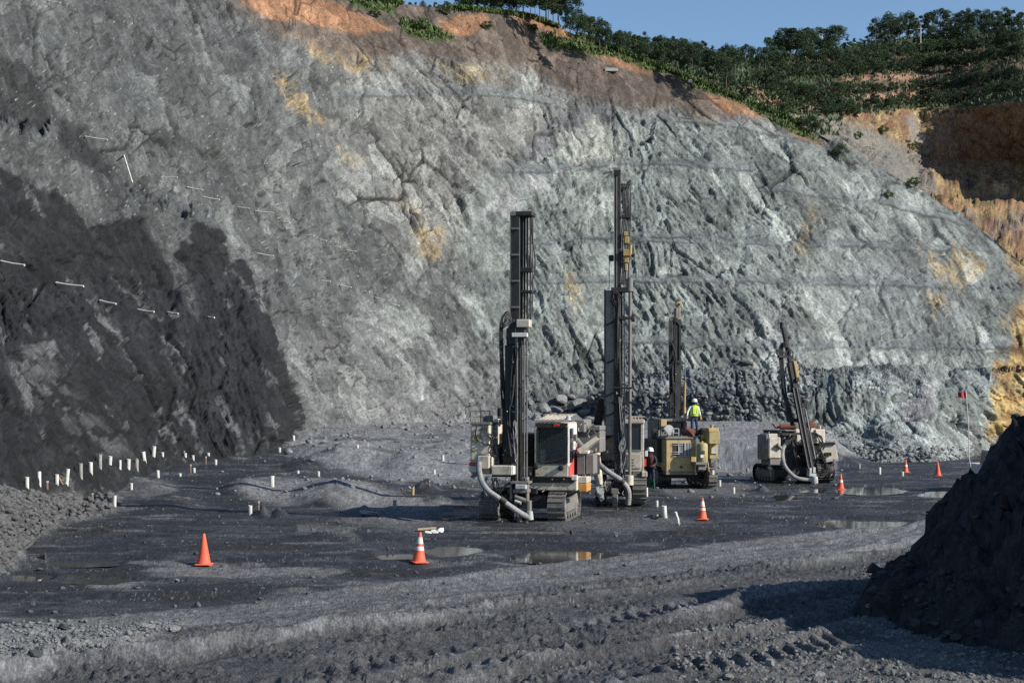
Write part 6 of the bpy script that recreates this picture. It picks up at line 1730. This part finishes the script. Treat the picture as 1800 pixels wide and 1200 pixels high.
r.hoses([(1446, 806, .2), (1454, 826, .0), (1444, 836, -.1), (1434, 830, -.2)], 5, 6, .7)
for k in range(4): r.hose([(1386 + 3 * k, 776, .3), (1382 + 3 * k, 800, .1), (1388 + 2 * k, 826, .1), (1396 + k, 806, .2), (1394 + 2 * k, 780, .3)], 1.3)
r.part('mast_foot', 'pale_steel', [(1423, 1427.5, 822, 832, -.4, -.1), (1429, 1434, 821, 831, -.4, -.1), (1422, 1436, 832, 837, -.4, -.1)], .01)
ph = MB(); q = r.P(1432, 849, -.35); ph.lathe([(5.6 / r.S, 0), (6 / r.S, .03), (5.4 / r.S, 11 / r.S), (4.6 / r.S, 12 / r.S)], q, 18); pot = ph.build('dust_pot', M['pale_steel'], r.root, smooth=True)
mb = MB(); mb.prism([r.P(1418, 840, -.35), r.P(1428, 838, -.35), r.P(1428, 847, -.35), r.P(1419, 844, -.35)], (0, .15, 0)); mb.build('pot_inlet', M['pale_steel'], pot)
r.part('drill_bit', 'pale_steel', [(1427.5, 1433, 850, 854, -.4, -.3)], .01)
r.hose([(1384, 778, .1), (1377, 787, -.1), (1375.5, 800, -.25), (1379, 817, -.4), (1389, 831, -.45), (1402, 840, -.45), (1419, 843, -.4)], 3.3, 'dust_hose', 'dust_hose', 12, .05, seg=9)

# fittings: valves, elbows, brackets and loose lines crowding the machines
def clutter(r, x0, x1, y0, y1, d0, d1, n, sz=3.0):
    for k in range(n):
        x, y, q = random.uniform(x0, x1), random.uniform(y0, y1), random.uniform(d0, d1)
        w, h = random.uniform(.5, 1.4) * sz, random.uniform(.5, 1.6) * sz
        mt = random.choice(['dusty', 'steel', 'pale_steel', 'dusty', 'black', 'cream'])
        kind = random.random()
        if kind < .4: r.part('bracket', mt, [(x, x + w, y, y + h, q, q + .12)], .008)
        elif kind < .7: r.cyl('fitting', mt, (x, y, q), (x + random.uniform(-1, 1) * sz * 1.6, y + random.uniform(.5, 2) * sz, q + random.uniform(-.1, .1)), random.uniform(.5, 1.0) * sz * .42, n=8)
        else: r.hose([(x, y, q), (x + random.uniform(-2, 2) * sz, y + 2 * sz, q - .12), (x + random.uniform(-3, 3) * sz, y + random.uniform(1, 5) * sz, q)], .55, random.choice(['rubber', 'dust_hose']), 'loose_line', 5)
clutter(R1, 866, 932, 836, 888, -.35, .1, 34)
clutter(R1, 868, 900, 752, 815, .0, .3, 22, 2.6)
clutter(R1, 936, 1012, 840, 862, .2, .42, 10, 2.6)
clutter(R1, 890, 930, 600, 800, -.12, .0, 16, 2.2)
clutter(R1, 1014, 1056, 738, 800, 1.2, 2.6, 12, 3)
clutter(R2, 1062, 1100, 786, 866, -.2, .3, 34, 2.8)
clutter(R2, 1080, 1108, 520, 780, -.2, -.05, 20, 1.8)
clutter(R2, 1020, 1060, 760, 800, 1.5, 1.75, 10, 3)
clutter(R3, 1224, 1263, 806, 830, -.3, .0, 18, 2.0)
clutter(R3, 1162, 1246, 754, 768, .2, 1.0, 18, 2.0)
clutter(R3, 1177, 1200, 575, 735, 2.6, 2.78, 14, 1.6)
clutter(R4, 1376, 1440, 762, 830, .2, .85, 46, 2.2)
clutter(R4, 1352, 1374, 758, 766, -.3, 1.0, 8, 2.0)
clutter(R4, 1440, 1470, 806, 840, .0, .15, 12, 2.0)
mb = MB()
for x in (828, 845, 861): mb.tube([R1.P(x, 743, .3), R1.P(x, 722, .3)], .018, 6)
mb.tube([R1.P(828, 722, .3), R1.P(861, 722, .3)], .018, 6); mb.tube([R1.P(828, 732, .3), R1.P(861, 732, .3)], .014, 6)
mb.build('deck_rail', M['dusty'], R1.root)

# ================================================================== PICKUP behind the mound, with its whip flag
D_ = 61.0
gx = 20.45; gz = ground_at(gx, D_)
t = empty('pickup_truck', (gx, D_, gz)); tag(t, 'white pickup truck hidden behind the dark mound, only mirror and windscreen corner showing', 'pickup')
mb = MB(); pr = [(-2.6, .5), (-2.65, .95), (-1.45, 1.1), (-.75, 1.12), (2.6, 1.12), (2.62, .5)]
mb.prism([(-.93, y, z) for y, z in pr], (1.86, 0, 0)); bd = mb.build('body', M['white_paint'], t, bevel=.05)
mb = MB(); cb = [(-1.15, 1.10), (-.45, 1.72), (.75, 1.74), (1.0, 1.10)]
mb.prism([(-.86, y, z) for y, z in cb], (1.72, 0, 0)); cbn = mb.build('cabin', M['white_paint'], t, bevel=.04)
mb = MB(); mb.prism([(-.78, -1.10, 1.17), (.78, -1.10, 1.17), (.74, -.53, 1.67), (-.74, -.53, 1.67)], (0, -.035, .02)); mb.build('windscreen', M['dark_glass'], cbn)
for s_ in (-1, 1):
    mb = MB(); mb.prism([(s_ * .862, -.95, 1.16), (s_ * .862, .9, 1.16), (s_ * .862, .7, 1.66), (s_ * .862, -.4, 1.66)], (s_ * .012, 0, 0)); mb.build('side_window', M['dark_glass'], cbn)
    mb = MB(); mb.box(s_ * 1.0 - .1, s_ * 1.0 + .1, -1.02, -.92, 1.1, 1.28); mb.bar((s_ * .88, -.95, 1.14), (s_ * .95, -.97, 1.16), .04, .04); mb.build('mirror', M['black'], t, bevel=.02)
    mb = MB(); mb.box(s_ * .6 - .18, s_ * .6 + .18, -2.69, -2.6, .72, .9); mb.build('headlight', M['pale_steel'], t, bevel=.02)
    for y in (-1.7, 1.65):
        mb = MB(); mb.lathe([(.2, -.11), (.34, -.12), (.37, -.08), (.37, .08), (.34, .12), (.2, .11)], (s_ * .82, y, .37), 20, 'X'); wh = mb.build('wheel', M['rubber'], t, smooth=True)
        mb = MB(); mb.lathe([(.02, -.125), (.19, -.11), (.19, .11), (.02, .125)], (s_ * .82, y, .37), 16, 'X'); mb.build('rim', M['pale_steel'], wh, smooth=True)
mb = MB(); mb.box(-.85, .85, -2.74, -2.64, .42, .62); mb.build('bumper', M['black'], t, bevel=.03)
D2 = D_ - .9
a, b_ = W(1704, 806, D2), W(1698, 690, D2)
t = empty('whip_flag', (a.x, a.y, ground_at(a.x, a.y) + 1.1)); tag(t, 'red square flag on a thin white whip pole above the mound', 'flag')
L = t.location
mb = MB(); mb.tube([Vector((a.x + .05, a.y, L.z)) - L, a - L, (a + b_) / 2 + Vector((.03, 0, 0)) - L, b_ - L, W(1697.5, 687, D2) - L], .018, 8); mb.build('pole', M['pvc'], t, smooth=True)
fl = []
for j in range(7):
    for i in range(9):
        u, v = i / 8, j / 6
        q = W(1698.5 - 14 * u, 688 + 12 * v + 1.5 * u * (1 - 2 * v) + .8 * math.sin(u * 5), D2) - L
        fl.append(q + Vector((0, .05 * math.sin(u * 7 + v), 0)))
mb = MB(); mb.add(fl, [(j * 9 + i, j * 9 + i + 1, (j + 1) * 9 + i + 1, (j + 1) * 9 + i) for j in range(6) for i in range(8)]); o = mb.build('flag_cloth', M['flag'], t)
sm = o.modifiers.new('solid', 'SOLIDIFY'); sm.thickness = .01

# ================================================================== PEOPLE
def flat(name, col, rough=.85):
    m, nd, lk, b = new_mat(name); tc = nd.new('ShaderNodeTexCoord'); n1 = node(nd, 'ShaderNodeTexNoise', Scale=14.0, Detail=4.0); lk.new(tc.outputs['Object'], n1.inputs['Vector'])
    lk.new(mixn(nd, lk, ramp(nd, lk, n1.outputs[0], .3, .7), [c * .75 for c in col], [min(1, c * 1.2) for c in col]), b.inputs['Base Color']); b.inputs['Roughness'].default_value = rough
    return m
M['skin'] = flat('skin', (.055, .030, .020), .6); M['jeans'] = flat('blue_jeans', (.018, .032, .085)); M['shirt'] = flat('white_shirt', (.62, .62, .62)); M['vest'] = flat('lime_vest', (.50, .72, .03))
M['vest_band'] = flat('silver_band', (.55, .50, .42)); M['glove'] = flat('orange_glove', (.50, .22, .04)); M['helmet'] = flat('white_helmet', (.85, .86, .88), .3); M['boot'] = flat('dark_boot', (.02, .018, .016))
M['dark_shirt'] = flat('dark_coverall', (.025, .022, .028)); M['red_vest'] = flat('dark_red_vest', (.10, .022, .020)); M['green_cloth'] = flat('green_trousers', (.006, .055, .030)); M['navy'] = flat('navy_trousers', (.012, .014, .030))
def person(loc, rz, J, mats, label, sc_=1.0):
    """one skinned body; J: joint name -> (x,y,z); mats: list of (material, test(p))"""
    t = empty('person', loc, rz); t.scale = (sc_, sc_, sc_); tag(t, label, 'person', 'workers on the drill pad')
    E, rad, V, idx = [], [], [], {}
    def add(n, p, r_): idx[n] = len(V); V.append(Vector(p)); rad.append(r_)
    for n, (p, r_) in J.items(): add(n, p, r_)
    for a, b_ in (('pelvis', 'waist'), ('waist', 'chest'), ('chest', 'neck'), ('neck', 'head'), ('head', 'crown')): E.append((idx[a], idx[b_]))
    for s in 'LR':
        for a, b_ in (('chest', 'sho'), ('sho', 'elb'), ('elb', 'wri'), ('wri', 'palm')): E.append((idx[a if a == 'chest' else a + s], idx[b_ + s]))
        for a, b_ in (('pelvis', 'hip'), ('hip', 'kne'), ('kne', 'ank'), ('ank', 'toe')): E.append((idx[a if a == 'pelvis' else a + s], idx[b_ + s]))
        w_, p_ = V[idx['wri' + s]], V[idx['palm' + s]]
        d = (p_ - w_).normalized(); sd = d.cross(Vector((0, 1, 0))).normalized(); dn = d.cross(sd)
        for k in range(4):
            b0 = p_ + sd * (k - 1.5) * .020 + d * .01; ln = (.065, .078, .072, .055)[k]
            add('f%d%s' % (k, s), b0 + d * ln * .6, .009); add('g%d%s' % (k, s), b0 + d * ln * .9 + dn * ln * .45, .008)
            E.append((idx['palm' + s], idx['f%d%s' % (k, s)])); E.append((idx['f%d%s' % (k, s)], idx['g%d%s' % (k, s)]))
        add('t' + s, (w_ + p_) / 2 + sd * .05 + d * .02, .010); add('u' + s, p_ + sd * .055 + d * .02 + dn * .02, .009)
        E.append((idx['wri' + s], idx['t' + s])); E.append((idx['t' + s], idx['u' + s]))
    me = bpy.data.meshes.new('body'); me.from_pydata(V, E, [])
    o = bpy.data.objects.new('body_tmp', me); COL.objects.link(o)
    sk = o.modifiers.new('skin', 'SKIN'); sk.use_smooth_shade = True
    lay = me.skin_vertices[0].data if me.skin_vertices else None
    if lay is None:
        bpy.context.view_layer.objects.active = o; bpy.ops.object.select_all(action='DESELECT'); o.select_set(True); bpy.ops.mesh.customdata_skin_add(); lay = me.skin_vertices[0].data
    for i, r_ in enumerate(rad):
        lay[i].radius = (r_, r_) if not isinstance(r_, tuple) else r_; lay[i].use_root = (i == 0)
    sb = o.modifiers.new('sub', 'SUBSURF'); sb.levels = 2; sb.render_levels = 2
    bpy.context.view_layer.update()
    m2 = bpy.data.meshes.new_from_object(o.evaluated_get(bpy.context.evaluated_depsgraph_get()))
    bpy.data.objects.remove(o)
    m2.name = 'body'; m2.materials.clear()
    for mt, _ in mats: m2.materials.append(M[mt])
    for p in m2.polygons:
        c = p.center
        for i, (_, fn) in enumerate(mats):
            if fn(c): p.material_index = i; break
        p.use_smooth = True
    bo = bpy.data.objects.new('body', m2); COL.objects.link(bo); bo.parent = t
    hd = Vector(J['head'][0])
    mb = MB(); mb.lathe([(.150, .055), (.148, .075), (.128, .085), (.126, .13), (.11, .175), (.075, .205), (.02, .215)], hd, 20); hm = mb.build('hard_hat', M['helmet'], t, smooth=True)
    mb = MB(); mb.lathe([(.02, .213), (.018, .222)], hd, 8); mb.bar(hd + Vector((0, -.11, .18)), hd + Vector((0, .11, .18)), .03, .03, (0, 0, 1)); mb.build('helmet_ridge', M['helmet'], hm)
    f = Vector((0, -1, 0))
    mb = MB(); mb.prism([hd + Vector((-.025, -.105, -.02)), hd + Vector((.025, -.105, -.02)), hd + Vector((0, -.115, .035))], (0, -.03, -.005)); mb.build('nose', M['skin'], t)
    for s in (-1, 1):
        mb = MB(); mb.lathe([(.002, -.012), (.013, -.006), (.013, .004)], hd + Vector((s * .042, -.105, .03)), 8, 'Y'); mb.build('eye', M['boot'], t)
        mb = MB(); mb.box(-.012, .012, -.025, .025, -.035, .035, Matrix.Translation(hd + Vector((s * .118, 0, .01)))); mb.build('ear', M['skin'], t, bevel=.008)
    mb = MB(); mb.box(-.028, .028, -.118, -.1, -.062, -.050, Matrix.Translation(hd)); mb.build('mouth', M['rust'], t)
    return t
def torso_shell(t, rings, name, mat):
    """open sleeveless garment around the trunk: rings of (z, half width, half depth, cx, cy)"""
    n = 20; v, f = [], []
    for z, a, b_, cx_, cy_ in rings:
        for k in range(n):
            an = 2 * math.pi * k / n; v.append((cx_ + a * math.cos(an), cy_ + b_ * math.sin(an), z))
    for i in range(len(rings) - 1):
        for k in range(n): f.append((i * n + k, i * n + (k + 1) % n, (i + 1) * n + (k + 1) % n, (i + 1) * n + k))
    mb = MB(); mb.add(v, f); o = mb.build(name, M[mat], t, smooth=True)
    s = o.modifiers.new('solid', 'SOLIDIFY'); s.thickness = .012; s.offset = 1
    return o
# worker on the yellow rig: feet on its deck, looking down to his right hand
q = R3.loc + Matrix.Rotation(R3.root.rotation_euler.z, 3, 'Z') @ R3.P(1220, 766.5, 1.1)
J = {'pelvis': ((0, 0, .93), (.155, .11)), 'waist': ((0, 0, 1.06), (.14, .10)), 'chest': ((0, -.02, 1.32), (.165, .115)), 'neck': ((0, -.03, 1.50), .058), 'head': ((0, -.06, 1.60), (.088, .10)), 'crown': ((0, -.05, 1.71), (.085, .10)),
     'shoL': ((-.20, -.02, 1.42), .066), 'elbL': ((-.34, -.06, 1.20), .048), 'wriL': ((-.42, -.16, .99), .036), 'palmL': ((-.43, -.19, .91), (.034, .022)),
     'shoR': ((.20, -.02, 1.42), .066), 'elbR': ((.28, .0, 1.15), .048), 'wriR': ((.30, -.10, .93), .036), 'palmR': ((.30, -.13, .85), (.034, .022)),
     'hipL': ((-.10, 0, .88), .095), 'kneL': ((-.12, -.05, .48), .066), 'ankL': ((-.13, .0, .09), .05), 'toeL': ((-.15, -.17, .045), .042),
     'hipR': ((.10, 0, .88), .095), 'kneR': ((.13, -.03, .48), .066), 'ankR': ((.15, .02, .09), .05), 'toeR': ((.18, -.15, .045), .042)}
p1 = person(q, .25, J, [('boot', lambda c: c.z < .12), ('jeans', lambda c: c.z < .98 and abs(c.x) < .25), ('glove', lambda c: abs(c.x) > .24 and c.z < 1.0), ('skin', lambda c: c.z > 1.49 and abs(c.x) < .14), ('shirt', lambda c: True)],
            'worker in lime safety vest, white helmet and blue jeans standing on the yellow rig', .9)
vs = torso_shell(p1, [(.96, .205, .155, 0, -.005), (1.06, .19, .145, 0, -.005), (1.2, .195, .15, 0, -.015), (1.34, .20, .155, 0, -.02), (1.44, .17, .13, 0, -.025), (1.49, .10, .085, 0, -.03)], 'safety_vest', 'vest')
torso_shell(vs, [(1.07, .205, .160, 0, -.008), (1.12, .207, .161, 0, -.01)], 'silver_band', 'vest_band')
for s in (-1, 1):
    mb = MB(); mb.tube([(s * .10, -.17, 1.1), (s * .10, -.175, 1.3), (s * .09, -.15, 1.44)], .022, 6); mb.build('silver_brace', M['vest_band'], vs)
# second worker between the rigs, back in the shade of the yellow rig
pw = W(1144, 857, 60.5); pw.z = ground_at(pw.x, pw.y) - .01
J2 = {k: v for k, v in J.items()}
J2.update({'elbL': ((-.27, -.02, 1.16), .05), 'wriL': ((-.26, -.16, .96), .037), 'palmL': ((-.25, -.22, .92), (.034, .022)), 'elbR': ((.30, -.06, 1.18), .05), 'wriR': ((.26, -.26, 1.08), .037), 'palmR': ((.22, -.32, 1.07), (.034, .022)), 'head': ((0, -.05, 1.60), (.088, .10))})
p2 = person(pw, -.6, J2, [('boot', lambda c: c.z < .10), ('green_cloth', lambda c: c.z < .50), ('navy', lambda c: c.z < .98 and abs(c.x) < .22), ('skin', lambda c: (c.z > 1.49 and abs(c.x) < .14) or c.y < -.24), ('dark_shirt', lambda c: True)],
            'worker in dark clothes, dark red vest and white helmet standing between the rigs')
torso_shell(p2, [(.96, .205, .155, 0, -.005), (1.2, .195, .15, 0, -.015), (1.34, .20, .155, 0, -.02), (1.44, .17, .13, 0, -.025), (1.49, .10, .085, 0, -.03)], 'work_vest', 'red_vest')
